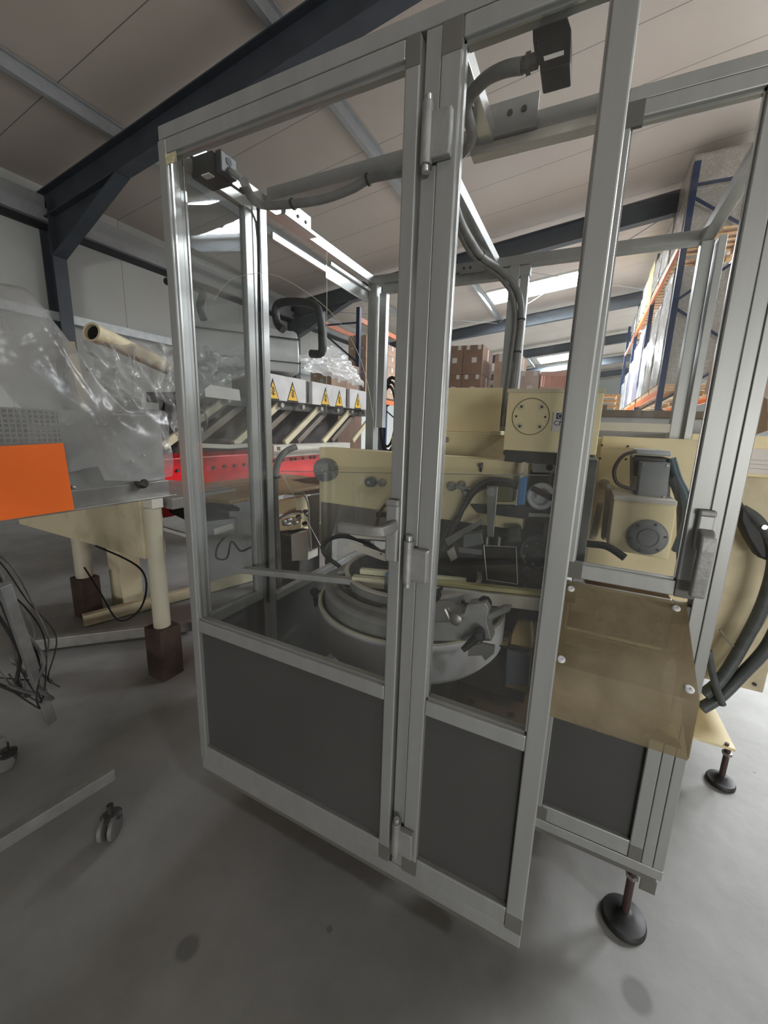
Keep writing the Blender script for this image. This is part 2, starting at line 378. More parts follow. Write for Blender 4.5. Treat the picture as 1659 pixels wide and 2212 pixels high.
# portal frames: column, haunch and rafter
def portal(y):
    t = thing('portal_frame', None, None, (WX+.2, y, 0)); t['kind'] = 'structure'
    top = lambda x: roofz(x)-.18
    dep = .42
    r = MB(); x0, x1 = WX+.02, 12.0
    for (a, b, wd) in ((0, .02, .2), (dep-.02, dep, .2), (.02, dep-.02, .012)):
        r.add([(x0,y-wd/2,top(x0)-a),(x1,y-wd/2,top(x1)-a),(x1,y+wd/2,top(x1)-a),(x0,y+wd/2,top(x0)-a),
               (x0,y-wd/2,top(x0)-b),(x1,y-wd/2,top(x1)-b),(x1,y+wd/2,top(x1)-b),(x0,y+wd/2,top(x0)-b)],
              [(0,1,2,3),(4,7,6,5),(0,4,5,1),(1,5,6,2),(2,6,7,3),(3,7,4,0)])
    x0, x1 = 12.0, XR_-.02
    r.add([(x0,y-.1,top(x0)),(x1,y-.1,top(x1)),(x1,y+.1,top(x1)),(x0,y+.1,top(x0)),
           (x0,y-.1,top(x0)-dep),(x1,y-.1,top(x1)-dep),(x1,y+.1,top(x1)-dep),(x0,y+.1,top(x0)-dep)],
          [(0,1,2,3),(4,7,6,5),(0,4,5,1),(1,5,6,2),(2,6,7,3),(3,7,4,0)])
    r.build('rafter', RAFT, t)
    c = MB().box((WX+.02, y-.1, 0), (WX+.04, y+.1, top(WX)-.05)).box((WX+.34, y-.1, 0), (WX+.36, y+.1, top(WX)-.1)).box((WX+.04, y-.006, 0), (WX+.34, y+.006, top(WX)-.1))
    c.build('column', RAFT, t)
    h = MB(); hx0, hx1 = WX+.36, WX+2.3
    A = (hx0, top(hx0)-dep); B = (hx1, top(hx1)-dep); D = (hx0, top(hx0)-dep-.62)
    h.prism([(A[0], y-.006, A[1]), (B[0], y-.006, B[1]), (D[0], y-.006, D[1])], (0, .012, 0))
    h.bar((D[0], y, D[1]), (B[0], y, B[1]), .2, .02, up=(0, 0, 1))
    h.build('haunch', RAFT, t)
for y in (-8.3, -2.1, 4.12, 10.35, 16.55, 22.75, 28.95, 35.15): portal(y)
# roof bracing rods
for a, b in (((-3.4, 10.5), (1.5, 16.3)), ((-3.6, 16.3), (1.4, 10.6)), ((-8.8, 10.6), (-3.7, 16.4))):
    tag(MB().cyl((*a, roofz(a[0])-.30), (*b, roofz(b[0])-.30), .012, 8).build('bracing_rod', GALV), None, None, kind='structure')

# ================================================================== THE ENCLOSURE
XL, XC, XR, YF, YR, YB, Z0, ZT = -1.11, 0.0, .341, .783, 1.111, 1.904, .217, 2.197
E_ = thing('machine_enclosure', 'tall aluminium framed safety enclosure with clear panes and dark grey lower panels', 'enclosure', (-.4, 1.3, 0))
D = .045
def rail(name, a, b, mt=ALU, parent=None, bevel=.002): return box(name, a, b, mt, parent or E_, bevel)
# fixed frame, front bay
rail('top_rail', (XL, YF, 2.165), (XC, YF+D, ZT))
rail('bottom_rail', (XL, YF, Z0), (XC, YF+D, .262))
rail('post', (XL, YF+.004, .262), (XL+.022, YF+.05, 2.165))
rail('post', (-.350, YF+.002, .262), (-.3185, YF+D, 2.165))
rail('post', (-.028, YF+.012, .262), (XC, YF+.06, 2.165))
rail('base_rail', (XL+.005, YF+.004, Z0-.02), (XC-.002, YF+D-.005, Z0-.001), JOINT)
# recessed bay fixed frame
rail('top_rail', (XC, YR, 2.172), (XR, YR+D, 2.2))
rail('bottom_rail', (XC-.03, YR, Z0), (XR, YR+D, .25))
rail('base_rail', (XC-.03, YR+.006, Z0-.022), (XR-.01, YR+D-.005, Z0-.001), JOINT)
rail('post', (.287, YR, .25), (.314, YR+D, 2.172)); rail('post', (.3155, YR+.001, .25), (XR, YR+D, 2.172))
rail('post', (-.032, YR, .25), (-.006, YR+D, 2.172))
rail('post', (XC-.03, YF+.07, 2.165), (XC, YR, ZT)); rail('side_rail', (XC-.03, YF+.07, Z0), (XC, YR, .262))
box('corner_bracket', (.296, YR+.01, .150), (.336, YR+.014, .196), JOINT, E_)
# left side
rail('top_rail', (XL, YF+D, 2.165), (XL+.03, YB, 2.205), ALUB)  # brighter aluminium puts the roof light on this inner face into the colour
rail('side_rail', (XL, YF+D, .757), (XL+.027, 1.073, .797)); rail('side_rail', (XL, YF+D, Z0), (XL+.03, YB, .25))
rail('side_rail', (XL, 1.14, .72), (XL+.03, YB-.03, .752))
rail('stile', (XL+.002, 1.042, .797), (XL+.028, 1.072, 2.165))
rail('stile', (XL+.002, YF+.05, .797), (XL+.024, YF+.058, 2.165), ALUB)  # bright strip: light on the corner post's inner side, put into the colour
rail('post', (XL, 1.075, Z0), (XL+.028, 1.107, 2.165), ALUB); rail('post', (XL, 1.110, Z0), (XL+.028, 1.140, 2.165), ALUB)
rail('side_rail', (XL+.002, YF+.05, 2.128), (XL+.027, 1.073, 2.16))
MB().box((XL+.012, YF+.058, .797), (XL+.015, 1.045, 2.128)).build('side_window', PANES, E_)
MB().box((XL+.010, YF+D, .25), (XL+.014, 1.075, .757)).build('lower_panel', PANEL, E_)
MB().box((XL+.010, 1.14, .25), (XL+.014, YB-.03, .72)).build('lower_panel', PANEL, E_)
rail('guide_rail', (XL+.004, 1.18, 2.09), (XL+.016, 1.50, 2.115), ALUB); rail('guide_rail', (XL+.004, 1.50, 2.07), (XL+.012, 1.86, 2.125), ALUB)
rail('guide_rail', (XL+.014, 1.52, 2.125), (XL+.026, 1.87, 2.14), ALUB)
# back
rail('top_rail', (XL, YB-.02, 2.165), (XR, YB+.03, 2.205)); rail('back_rail', (-.70, YB-.018, 2.12), (-.30, YB+.02, 2.16))
rail('back_rail', (XL+.08, YB-.018, 2.12), (-.90, YB+.02, 2.155))
rail('post', (XL, YB-.02, Z0), (XL+.05, YB+.03, 2.165)); rail('post', (XL+.065, YB-.015, 1.44), (XL+.105, YB+.02, 2.12), ALUB)
rail('post', (-.388, YB-.02, 1.44), (-.345, YB+.03, 2.165)); rail('post', (-.34, YB-.015, 1.44), (-.305, YB+.02, 2.165), ALUB)
rail('post', (.305, YB-.02, 1.44), (.345, YB+.03, 2.165)); rail('post', (.35, YB-.05, 1.44), (.375, YB+.02, 2.165))
rail('back_rail', (-.30, YB-.02, 1.468), (.305, YB+.02, 1.503), OFFW)
MB().box((-.30, YB, 1.503), (.305, YB+.004, 2.165)).build('back_window', PANE, E_)
# roof members
rail('cross_rail', (XL+.04, 1.13, 2.18), (-.035, 1.165, 2.222)); rail('cross_rail', (-.36, 1.125, 2.155), (-.03, 1.16, 2.178), OFFW)
rail('top_rail', (-.335, YF+D, 2.175), (-.300, 1.13, 2.215), ALUB); rail('top_rail', (-.475, 1.165, 2.17), (-.440, YB-.02, 2.21), ALUB)
rail('top_rail', (.300, YR+D, 2.165), (XR, YB-.02, 2.2)); rail('side_rail', (.312, YR+D, .25), (XR, YB, .28))
br = MB().box((-.330, 1.115, 2.18), (-.195, 1.119, 2.252)).box((-.330, 1.119, 2.18), (-.195, 1.135, 2.184)); bo = br.build('angle_bracket', ALUC, E_)
for x in (-.262, -.228): MB().cyl((x, 1.112, 2.222), (x, 1.116, 2.222), .007, 12).build('screw', DSTEEL, bo)
b2 = MB().box((XL+.04, 1.22, 2.165), (XL+.043, 1.36, 2.235)).box((XL+.03, 1.18, 2.160), (XL+.075, 1.36, 2.164)).build('angle_bracket', ALUB, E_)
for y in (1.285, 1.33): MB().cyl((XL+.043, y, 2.205), (XL+.047, y, 2.205), .006, 10).build('screw', DSTEEL, b2)
b3 = MB().box((-.62, YB-.026, 2.155), (-.50, YB-.022, 2.20)).build('angle_bracket', ALUC, E_)
for x in (-.598, -.568): MB().cyl((x, YB-.030, 2.178), (x, YB-.026, 2.178), .006, 10).build('screw', DSTEEL, b3)
rail('side_rail', (XC-.045, 1.02, 1.95), (XC-.03, 1.05, 2.165), JOINT)

def door(x0, x1, y, z0, z1, zm, w, name='door', sill=.04, glass=PANE, wl=None):
    t = bpy.data.objects.new(name, None); C.objects.link(t); t.parent = E_
    t.location = Vector((x0, y, z0)) - E_.location; wl = wl or w
    B = .045
    def p(nm, a, b, mt=ALU): return box(nm, a, b, mt, t, .003)
    p('stile', (x0, y, z0), (x0+wl, y+.038, z1)); p('stile', (x1-w, y, z0), (x1, y+.038, z1))
    p('door_rail', (x0+wl, y+.0005, z1-.033), (x1-w, y+.037, z1))
    if zm:
        p('door_rail', (x0+wl, y+.0005, zm-sill), (x1-w, y+.037, zm)); p('door_rail', (x0+wl, y+.0005, z0), (x1-w, y+.037, z0+.055))
        MB().box((x0+wl-.004, y+.014, z0+.05), (x1-w+.004, y+.018, zm-sill+.004)).build('lower_panel', PANEL, t)
        zb = zm
    else:
        p('door_rail', (x0+wl, y+.0005, z0), (x1-w, y+.037, z0+.04)); zb = z0+.04
    MB().box((x0+wl-.004, y+.016, zb-.004), (x1-w+.004, y+.019, z1-.029)).build('window_pane', glass, t)
    # thin bead round the glass
    bd = MB(); gx0, gx1, gz0, gz1 = x0+wl, x1-w, zb, z1-.033
    for a, b in (((gx0, gz0), (gx1, gz0+.004)), ((gx0, gz1-.004), (gx1, gz1)), ((gx0, gz0), (gx0+.004, gz1)), ((gx1-.004, gz0), (gx1, gz1))):
        bd.box((a[0], y+.010, a[1]), (b[0], y+.015, b[1]))
    bd.build('glazing_bead', ALUB, t)
    for cx, cz in ((x0, z1), (x1-w, z1), (x0, z0), (x1-w, z0)):
        zz = (cz-.05, cz+.0005) if cz == z1 else (cz-.0005, cz+.045)
        if cx == x0 and x0 < XL+.01: continue
        box('corner_joint', (cx+.0005, y-.0012, zz[0]), (cx+w-.0005, y+.01, zz[1]), JOINT, t, .001)
    return t
dl = door(XL, -.358, YF-.004, .265, 2.161, .800, .031)
dr = door(-.3165, -.0005, YF-.004, .265, 2.161, .800, .040)
dk = door(-.005, .2855, YR-.004, 1.062, 2.170, None, .040, wl=.017)
dw = door(-.005, .2855, YR-.002, .254, 1.040, .90, .034, wl=.017)
# door left: lever handle in its mounting block
def hinge(z):
    t = bpy.data.objects.new('hinge', None); C.objects.link(t); t.parent = E_; t.location = Vector((-.322, YF-.004, z))-E_.location
    MB().cyl((-.332, YF-.016, z-.05), (-.332, YF-.016, z+.05), .0115, 20).build('barrel', ALUC, t, .001, smooth=True)
    MB().cyl((-.332, YF-.016, z+.05), (-.332, YF-.016, z+.062), .0075, 16).build('pin', ALUB, t, .001, smooth=True)
    MB().cyl((-.332, YF-.016, z-.062), (-.332, YF-.016, z-.05), .0075, 16).build('pin', ALUB, t, .001, smooth=True)
    MB().box((-.332, YF-.022, z-.043), (-.284, YF-.004, z+.034)).build('hinge_leaf', ALUC, t, .004, seg=3)
for z in (1.985, 1.148, .375): hinge(z)
def lever(x, y, ztop, zbot, bar, parent):
    t = bpy.data.objects.new('handle', None); C.objects.link(t); t.parent = parent; t.location = Vector((x, y, zbot))-E_.location-parent.location
    MB().box((x-.020, y-.016, zbot), (x+.012, y-.0005, ztop)).build('mounting_block', ALU, t, .005, seg=3)
    MB().box((x-.021, y-.020, ztop-.016), (x+.013, y-.0005, ztop)).build('end_cap', ALUC, t, .005, seg=3)
    return t
hl = lever(-.372, YF-.004, 1.288, 1.140, 0, dl)
pts = [(-.366, YF-.018, 1.232), (-.369, YF-.040, 1.226), (-.378, YF-.056, 1.222), (-.395, YF-.062, 1.220), (-.42, YF-.063, 1.219), (-.490, YF-.063, 1.217)]
def strap(pts, w, h, mt, parent, name, bev=.004):
    """flat bar following a bent path (width w across, height h upright)"""
    P = [Vector(p) for p in pts]; m_ = MB(); n = len(P); vs = []
    for i, p in enumerate(P):
        d = (P[min(i+1, n-1)]-P[max(i-1, 0)]).normalized(); up = Vector((0, 0, 1)); sd = d.cross(up)
        if sd.length < .2: up = Vector((0, -1, 0)); sd = d.cross(up)
        sd.normalize(); up = sd.cross(d).normalized()
        vs += [p+sd*(w/2*a)+up*(h/2*b) for a, b in ((-1,-1),(1,-1),(1,1),(-1,1))]
    fs = [(0,1,2,3), tuple(4*(n-1)+k for k in (3,2,1,0))]
    for i in range(n-1):
        for k in range(4): fs.append((4*i+k, 4*i+(k+1) % 4, 4*i+4+(k+1) % 4, 4*i+4+k))
    m_.add(vs, fs); return m_.build(name, mt, parent, bev, seg=3, smooth=True)
strap(pts, .014, .024, ALUC, hl, 'lever')
# recessed door handle, lever hanging straight down
hr = lever(.282, YR-.004, 1.288, 1.19, 0, dk)
hv = MB().prism([(.266, YR-.020, 1.245), (.266, YR-.052, 1.232), (.266, YR-.058, 1.20), (.266, YR-.050, 1.082), (.266, YR-.030, 1.080), (.266, YR-.034, 1.19), (.266, YR-.004, 1.21)], (.030, 0, 0))
hv.build('lever', ALUC, hr, .005, seg=3)
# smoked guard box over the infeed
gt = bpy.data.objects.new('smoked_guard', None); C.objects.link(gt); gt.parent = E_; gt.location = Vector((.13, 1.0, .9))-E_.location
GX0, GX1 = -.002, .272
sm = MB(); pr = [(1.108, 1.048), (.893, .922), (.886, .790)]
sm.add([(x, y, z) for y, z in pr for x in (GX0, GX1)], [(0,1,3,2), (2,3,5,4)])
sm.build('cover_sheet', SMOKE, gt, solid=.005)
cs = MB().prism([(GX1, 1.108, 1.046), (GX1, .895, .920), (GX1, .888, .792), (GX1, 1.108, .90)], (.003, 0, 0)); cs.build('side_cheek', SMOKE, gt)
MB().box((GX0, .90, .80), (GX1-.01, 1.10, .803)).build('tray', mat('tray_steel', (.30, .25, .17), .45, .3), gt)
for px, py in ((1233, 1273), (1212, 1425), (1460, 1315), (1488, 1490)):
    # screws sit on the sloping sheet
    lo, hi = .88, 1.12; dn_ = Vector((0, -(1.048-.922), (1.108-.893))).normalized()
    o = Vector((0, 0, CAMH)); d = at(px, py, y=1.0)-o; p0 = Vector((0, 1.108, 1.048)); t_ = (p0-o).dot(dn_)/d.dot(dn_); q = o+d*t_
    sc = MB().lathe(q, dn_, [(.0095, 0), (.0095, .003), (.007, .006), (.003, .0065), (.003, .004)], 16).build('screw', WHITE, gt, smooth=True)
# stickers on the left corner
st = box('sticker', (-1.080, YF-.006, 2.098), (-1.038, YF-.0045, 2.122), STICK, dl, 0, label='yellowed rating sticker')
# feet
def foot(x, y, zt, r, lab, tilt=0):
    t = thing('levelling_foot', lab, 'foot', (x, y, 0), 'round levelling feet')
    MB().lathe((x, y, 0), (0, 0, 1), [(r, 0), (r, .010), (r*.93, .018), (r*.5, .024), (r*.35, .034), (r*.2, .040)], 36).build('foot_pad', RUB, t, smooth=True)
    MB().cyl((x, y, .03), (x, y, zt), .011, 14).build('threaded_stem', mat('rusty_stem', (.10, .06, .06), .5, .5), t, smooth=True)
    MB().cyl((x, y, zt-.03), (x, y, zt-.018), .018, 6).build('lock_nut', STEEL, t)
    return t
foot(.277, 1.135, .197, .061, 'black round foot under the near right corner of the enclosure')
foot(.700, 1.872, .17, .052, 'black round foot carrying the cream base plate at right')

# ------------------------------------------------------------------ safety switches and conduit
s1 = thing('safety_switch', 'black safety switch on the left top corner of the enclosure', 'switch', tuple(at(470, 365, y=.90)), 'black door safety switches')
c = at(468, 368, y=.90)
MB().box((c.x-.055, .86, c.z-.030), (c.x+.030, .93, c.z+.022)).build('housing', BLACK, s1, .004)
MB().box((c.x+.030, .87, c.z-.026), (c.x+.052, .925, c.z+.026)).build('switch_head', mat('charcoal_plastic', (.03, .033, .035), .45), s1, .003)
MB().cyl((c.x+.0525, .897, c.z+.008), (c.x+.0535, .897, c.z+.008), .010, 16).build('opening', BLACK, s1)
MB().box((c.x-.012, .858, c.z-.0335), (c.x+.018, .876, c.z-.0305)).build('rating_label', TAPE, s1)
MB().bar((c.x-.07, .86, c.z+.005), (c.x-.095, .83, c.z+.025), .012, .02).build('actuator_tongue', STEEL, s1, .001)
gl = at(523, 388, y=.90); MB().cyl((c.x+.05, .90, c.z-.010), gl, .0085, 12).build('cable_gland', ALUC, s1, smooth=True)
s2 = thing('safety_switch', 'black safety switch hanging from the top rail of the right door', 'switch', tuple(at(1190, 90, y=.84)), 'black door safety switches')
a = at(1150, 50, y=.83); b = at(1228, 150, y=.83)
MB().prism([at(*p, y=.83) for p in ((1150, 45), (1222, 22), (1234, 60), (1232, 138), (1167, 158), (1162, 92), (1151, 90))], (0, .05, 0)).build('housing', BLACK, s2, .003)
MB().prism([at(*p, y=.829) for p in ((1174, 122), (1218, 108), (1218, 118), (1176, 132))], (0, .001, 0)).build('rating_label', TAPE, s2)
g1 = at(1162, 130, y=.855); g2 = at(1128, 142, y=.855)
MB().cyl(g1, g2, .012, 14).build('cable_gland', DSTEEL, s2, smooth=True)
MB().cyl(g1+(g2-g1)*.45, g1+(g2-g1)*.75, .0155, 6).build('gland_nut', DSTEEL, s2)

def conduit(label, pts, r, mt, ties=(), name='cable_conduit', cat='cable'):
    t = thing(name, label, cat, pts[0])
    MB().tube(pts, r, 12, 8).build('sheath', mt, t, smooth=True)
    for q in ties:
        MB().lathe(q[0], q[1], [(r+.004, -.003), (r+.004, .003)], 14).build('cable_tie', BLACK, t, smooth=True)
    return t
A = lambda px, py, y: tuple(at(px, py, y=y))
conduit('grey conduit sagging from the corner switch under the cross rail',
        [A(527, 392, .90), A(537, 415, .95), A(548, 432, 1.02), A(575, 444, 1.09), A(640, 440, 1.10), A(700, 430, 1.105), A(760, 408, 1.11), A(800, 386, 1.12), A(865, 372, 1.12), A(905, 362, 1.12)],
        .0125, GREYC, [(A(633, 441, 1.10), (1, 0, .15)), (A(795, 388, 1.12), (1, 0, .2))])
conduit('dark conduit curving from the hanging switch down behind the hinge stile',
        [A(1130, 142, .855), A(1090, 150, .87), A(1050, 170, .90), A(1018, 205, .93), A(1008, 232, .95), A(1013, 262, .99), A(1020, 290, 1.04), A(1012, 315, 1.10), A(992, 335, 1.13), A(960, 345, 1.14)],
        .0125, GREYC, [(A(1008, 232, .95), (0, .3, -1))])
for k, (dx, dy, lab) in enumerate(((0, 0, 'grey conduit running down the back middle post in front of the carton stacks'), (-13, 6, 'thinner grey conduit tied beside the first on the back middle post'))):
    pts = [A(978+dx*.3, 430+dy, 1.25), A(995+dx*.6, 480+dy, 1.38), A(1018+dx, 522+dy, 1.52), A(1040+dx, 553+dy, 1.68), A(1075+dx, 578+dy, 1.80), A(1103+dx, 605+dy, 1.86),
           A(1122+dx, 640+dy, 1.87), A(1126+dx, 690+dy, 1.87), A(1118+dx, 760+dy, 1.87), A(1108+dx, 840+dy, 1.87), A(1098+dx, 922, 1.87)]
    conduit(lab, pts, .014 if k == 0 else .010, GREYC, [(pts[7], (0, 0, 1)), (pts[8], (0, 0, 1)), (pts[3], (.5, .5, -.4))] if k == 0 else [])
conduit('grey conduit dropping along the middle side post beside the red beam',
        [A(640, 965, 1.32), A(618, 975, 1.28), A(600, 1000, 1.235), A(594, 1050, 1.215), A(596, 1120, 1.205), A(600, 1200, 1.20), A(602, 1290, 1.20), A(602, 1390, 1.20)],
        .0135, GREYC, [(A(597, 1030, 1.222), (0, 0, 1)), (A(602, 1277, 1.20), (0, 0, 1))])
tag(MB().tube([A(520, 408, .92), A(540, 425, .98), A(556, 440, 1.05), A(558, 480, 1.095), A(562, 700, 1.093), A(572, 1000, 1.093), A(580, 1300, 1.093)], .005, 8, 4).build('switch_wire', BLACK, smooth=True, org=A(520, 408, .92)),
    'thin black wire running down the left middle post from the corner switch', 'wire')

# ================================================================== CREAM MACHINE inside
Mx = thing('packaging_machine', 'cream painted packing machine with gearboxes, rollers and arm inside the enclosure', 'machine', (-.3, 1.7, 0))
def quad(name, pts, y, depth, mt, bevel=.003, parent=None, smooth=False):
    return MB().prism([at(*p, y=y) for p in pts], (0, depth, 0)).build(name, mt, parent or Mx, bevel, smooth=smooth)
MB().box((-1.075, 1.42, 1.095), (-.17, 1.50, 1.345)).build('arm_plate', CREAM, Mx, .004)
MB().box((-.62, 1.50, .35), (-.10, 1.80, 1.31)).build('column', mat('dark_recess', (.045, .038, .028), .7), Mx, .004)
MB().box((-.66, 1.82, 1.27), (.42, 2.05, 1.437)).build('rear_beam', CREAM, Mx, .004)
MB().box((-.93, 1.85, 1.30), (-.66, 1.95, 1.40)).build('rear_beam', CREAM, Mx, .004)
MB().box((-.655, 1.86, 1.437), (-.37, 2.05, 1.645)).build('cover_box', CREAM, Mx, .003)
MB().box((-.375, 1.70, 1.43), (-.33, 1.82, 1.448)).build('tab', IVORY, Mx, .002)
gb = MB().box((-.252, 1.36, 1.385), (.037, 1.62, 1.585)).build('gearbox', CREAM, Mx, .003)
MB().box((-.254, 1.355, 1.575), (.039, 1.62, 1.588)).build('gearbox_lid', CREAMD, gb, .002)
cc = at(1146, 900, y=1.36)
ring = MB().lathe(cc, (0, -1, 0), [(.060, 0), (.060, .0015), (.0575, .0015), (.0575, 0)], 48, closed=True).build('flange_groove', mat('groove', (.18, .14, .06), .6), gb)
for dx, dz in ((-.032, .032), (.032, .032), (-.032, -.032), (.032, -.032)):
    q = cc+Vector((dx, 0, dz)); MB().lathe(q, (0, -1, 0), [(.011, 0), (.011, .002), (.006, .002), (.006, 0)], 20, closed=True).build('bolt', IVORY, gb, smooth=True)
    MB().cyl(q, q-Vector((0, .001, 0)), .0045, 10).build('bolt_socket', DSTEEL, gb)
for dx in (-.046, .046): MB().cyl(cc+Vector((dx, 0, 0)), cc+Vector((dx, -.0015, 0)), .0035, 10).build('pin_hole', BLACK, gb)
n0 = at(1196, 890, y=1.358); n1 = at(1295, 935, y=1.358)
npl = MB().box((n0.x, 1.356, n1.z), (n1.x-.02, 1.3595, n0.z)).build('nameplate', TAPE, Mx, .001)
MB().box((n0.x+.010, 1.3552, n0.z-.022), (n0.x+.034, 1.3559, n0.z-.003)).build('logo_field', NAVY, npl)
text('lettering', 'C', (n0.x+.013, 1.355, n0.z-.019), .019, WHITE, npl)
text('lettering', 'CM', (n0.x+.004, 1.355, n0.z-.042), .022, NAVY, npl)
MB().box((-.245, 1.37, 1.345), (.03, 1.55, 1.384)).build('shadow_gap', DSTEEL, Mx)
# small knobs on the rear beam
for (px, py, y, r, mt) in ((1092, 978, 1.41, .009, OFFW), (962, 950, 1.80, .014, STEEL), (1038, 1005, 1.41, .008, STEEL)):
    q = at(px, py, y=y); MB().lathe(q, (0, -1, 0), [(r, -.03), (r, .006), (r*.55, .006), (r*.55, 0)], 16).build('knob', mt, Mx, smooth=True)
quad('hook', ((1034, 1000), (1043, 1000), (1040, 1020), (1036, 1020)), 1.405, .01, DSTEEL)
# pulleys
def pulley(px, py, r, l, y, teeth=True, mt=MOTOR):
    q = at(px, py, y=y-l); t = MB().lathe(q, (0, 1, 0), [(r*.94, 0), (r, .004), (r, l*.45), (r*.9, l*.47), (r*.9, l*.9), (r*.97, l*.92), (r*.97, l)], 40).build('pulley', mt, Mx, smooth=True)
    if teeth:
        tb = MB()
        for k in range(26):
            th = 2*math.pi*k/26; e = Vector((math.cos(th), 0, math.sin(th))); tb.bar(q+e*r*.93+Vector((0, l*.5, 0)), q+e*r*.93+Vector((0, l*.88, 0)), .003, .006, up=e)
        tb.build('teeth', ALUB, t)
    MB().lathe(q, (0, -1, 0), [(.008, 0), (.006, .006)], 12).build('hub', ALUB, t, smooth=True)
    MB().lathe(q, (0, -1, 0), [(r*.99, 0), (r*.99, .0015), (r*.93, .0015), (r*.93, 0)], 40, closed=True).build('rim', STEEL, t, smooth=True)
pulley(697, 1016, .050, .05, 1.42)
pulley(797, 1042, .021, .035, 1.42)
for (px, py, r) in ((828, 1042, .016), (893, 1055, .020), (978, 1050, .018), (1012, 1062, .020), (1000, 1045, .012)):
    q = at(px, py, y=1.42); MB().lathe(q, (0, -1, 0), [(r, 0), (r, .02), (r*.7, .03), (r*.35, .03), (r*.35, .045)], 20).build('roller', ALUC, Mx, smooth=True)
q = at(985, 1050, y=1.40); MB().bar(q, q+Vector((.06, 0, -.01)), .02, .014).build('clamp_block', ALUC, Mx, .003)
q = at(1168, 1073, y=1.36); rl = MB().lathe(q, (0, -1, 0), [(.045, -.03), (.045, .0), (.040, .004), (.030, .004), (.028, -.02), (.012, -.02), (.012, .012)], 40).build('roller', WHITE, Mx, smooth=True)
MB().bar(q+Vector((-.03, -.02, .03)), q+Vector((.07, -.02, -.01)), .02, .018).build('swing_arm', mat('brown_steel', (.06, .03, .025), .5, .3), rl, .004)
# blue cylinder and plates in the middle
quad('cylinder', ((1122, 1032), (1140, 1030), (1133, 1092), (1115, 1092)), 1.34, .03, BLUEP, .006)
quad('bracket_plate', ((1128, 998), (1137, 998), (1119, 1092), (1112, 1092)), 1.345, .006, OFFW, .001)
quad('strut', ((1051, 1050), (1076, 1050), (1066, 1160), (1052, 1160)), 1.33, .008, STEEL, .002)
q = at(1062, 1062, y=1.325); MB().lathe(q, (0, -1, 0), [(.016, -.01), (.016, .006), (.004, .006)], 20).build('clamp_knob', ALUC, Mx, smooth=True)
quad('dark_bracket', ((1015, 1090), (1215, 1095), (1200, 1130), (1030, 1108)), 1.40, .05, DSTEEL, .003)
quad('label_strip', ((1142, 1108), (1190, 1110), (1190, 1117), (1142, 1116)), 1.39, .004, OFFW, .0005)
quad('sensor_frame', ((1150, 995), (1202, 999), (1198, 1022), (1150, 1020)), 1.41, .01, STEEL, .001)
q = at(1187, 1010, y=1.405); MB().cyl(q, q+Vector((0, .01, 0)), .011, 16).build('sensor_lens', BLACK, Mx)
quad('sensor_body', ((1060, 1050), (1110, 1052), (1108, 1085), (1062, 1085)), 1.38, .03, mat('olive_box', (.16, .15, .07), .6), .003)
quad('cable_support', ((1000, 1155), (1040, 1150), (1045, 1175), (1000, 1185)), 1.33, .05, MOTOR, .004)
quad('side_plate', ((960, 1120), (1010, 1100), (1060, 1150), (985, 1200), (950, 1190)), 1.45, .04, mat('brown_plate', (.10, .065, .045), .6), .003)
quad('tag_plate', ((965, 1192), (980, 1180), (988, 1205), (974, 1213)), 1.42, .003, OFFW, .001)
quad('bottom_plate', ((945, 1225), (1180, 1216), (1180, 1262), (1010, 1258)), 1.42, .06, mat('brown_dull', (.13, .11, .08), .6), .002)
q = at(1158, 1195, y=1.36)
gm = MB().lathe(q, (-.25, -1, .1), [(.050, -.06), (.052, -.02), (.046, -.015), (.052, -.01), (.052, 0), (.044, .006), (.030, .012), (.030, .022), (.012, .024), (.012, .040)], 28).build('drive_motor', DSTEEL, Mx, smooth=True)
for k in range(7):
    MB().lathe(q+Vector((.0, .008*k, 0)), (-.25, -1, .1), [(.054, 0), (.054, .0025)], 28).build('cooling_fin', MOTOR, gm)
for k in range(6):
    th = k*math.pi/3+.4; e = q+Vector((math.cos(th)*.038, -.008, math.sin(th)*.038)); MB().lathe(e, (-.25, -1, .1), [(.005, 0), (.005, .006)], 6).build('bolt', STEEL, gm)
MB().bar(at(1130, 1225, y=1.34), at(1180, 1262, y=1.34), .03, .035).build('motor_foot', DSTEEL, gm, .004)
quad('valve_block', ((1096, 1140), (1122, 1138), (1126, 1170), (1100, 1174)), 1.36, .04, DSTEEL, .004)
quad('guide_plate', ((960, 1165), (1040, 1120), (1046, 1128), (968, 1180)), 1.34, .004, STEEL, .001)
quad('link_arm', ((990, 1182), (1040, 1188), (1040, 1200), (990, 1194)), 1.33, .02, MOTOR, .003)
for k, (px, py) in enumerate(((1052, 1168), (1064, 1172), (1078, 1168), (1090, 1170))):
    q2 = at(px, py, y=1.33); MB().lathe(q2, (0, 0, 1), [(.007, -.02), (.007, .012), (.003, .016)], 12).build('air_fitting', (STEEL, BLACK)[k % 2], Mx, smooth=True)
# wire frame
wp = [at(*p, y=1.22) for p in ((1045, 1178), (1115, 1182), (1118, 1262), (1052, 1252), (1045, 1178))]
MB().tube(wp, .0016, 6, 0).build('wire_frame', ALUB, Mx, smooth=True)
# clear inner splash sheet with bright edges
spl = [at(*p, y=1.30) for p in ((607, 1018), (1188, 1027), (1188, 1205), (707, 1205), (692, 1178))]
inner = MB().prism(spl, (0, .003, 0)).build('clear_splash_sheet', PANE, Mx)
MB().tube([spl[1], spl[0], spl[4]], .0016, 6, 0).build('sheet_edge', ALUB, inner, smooth=True)
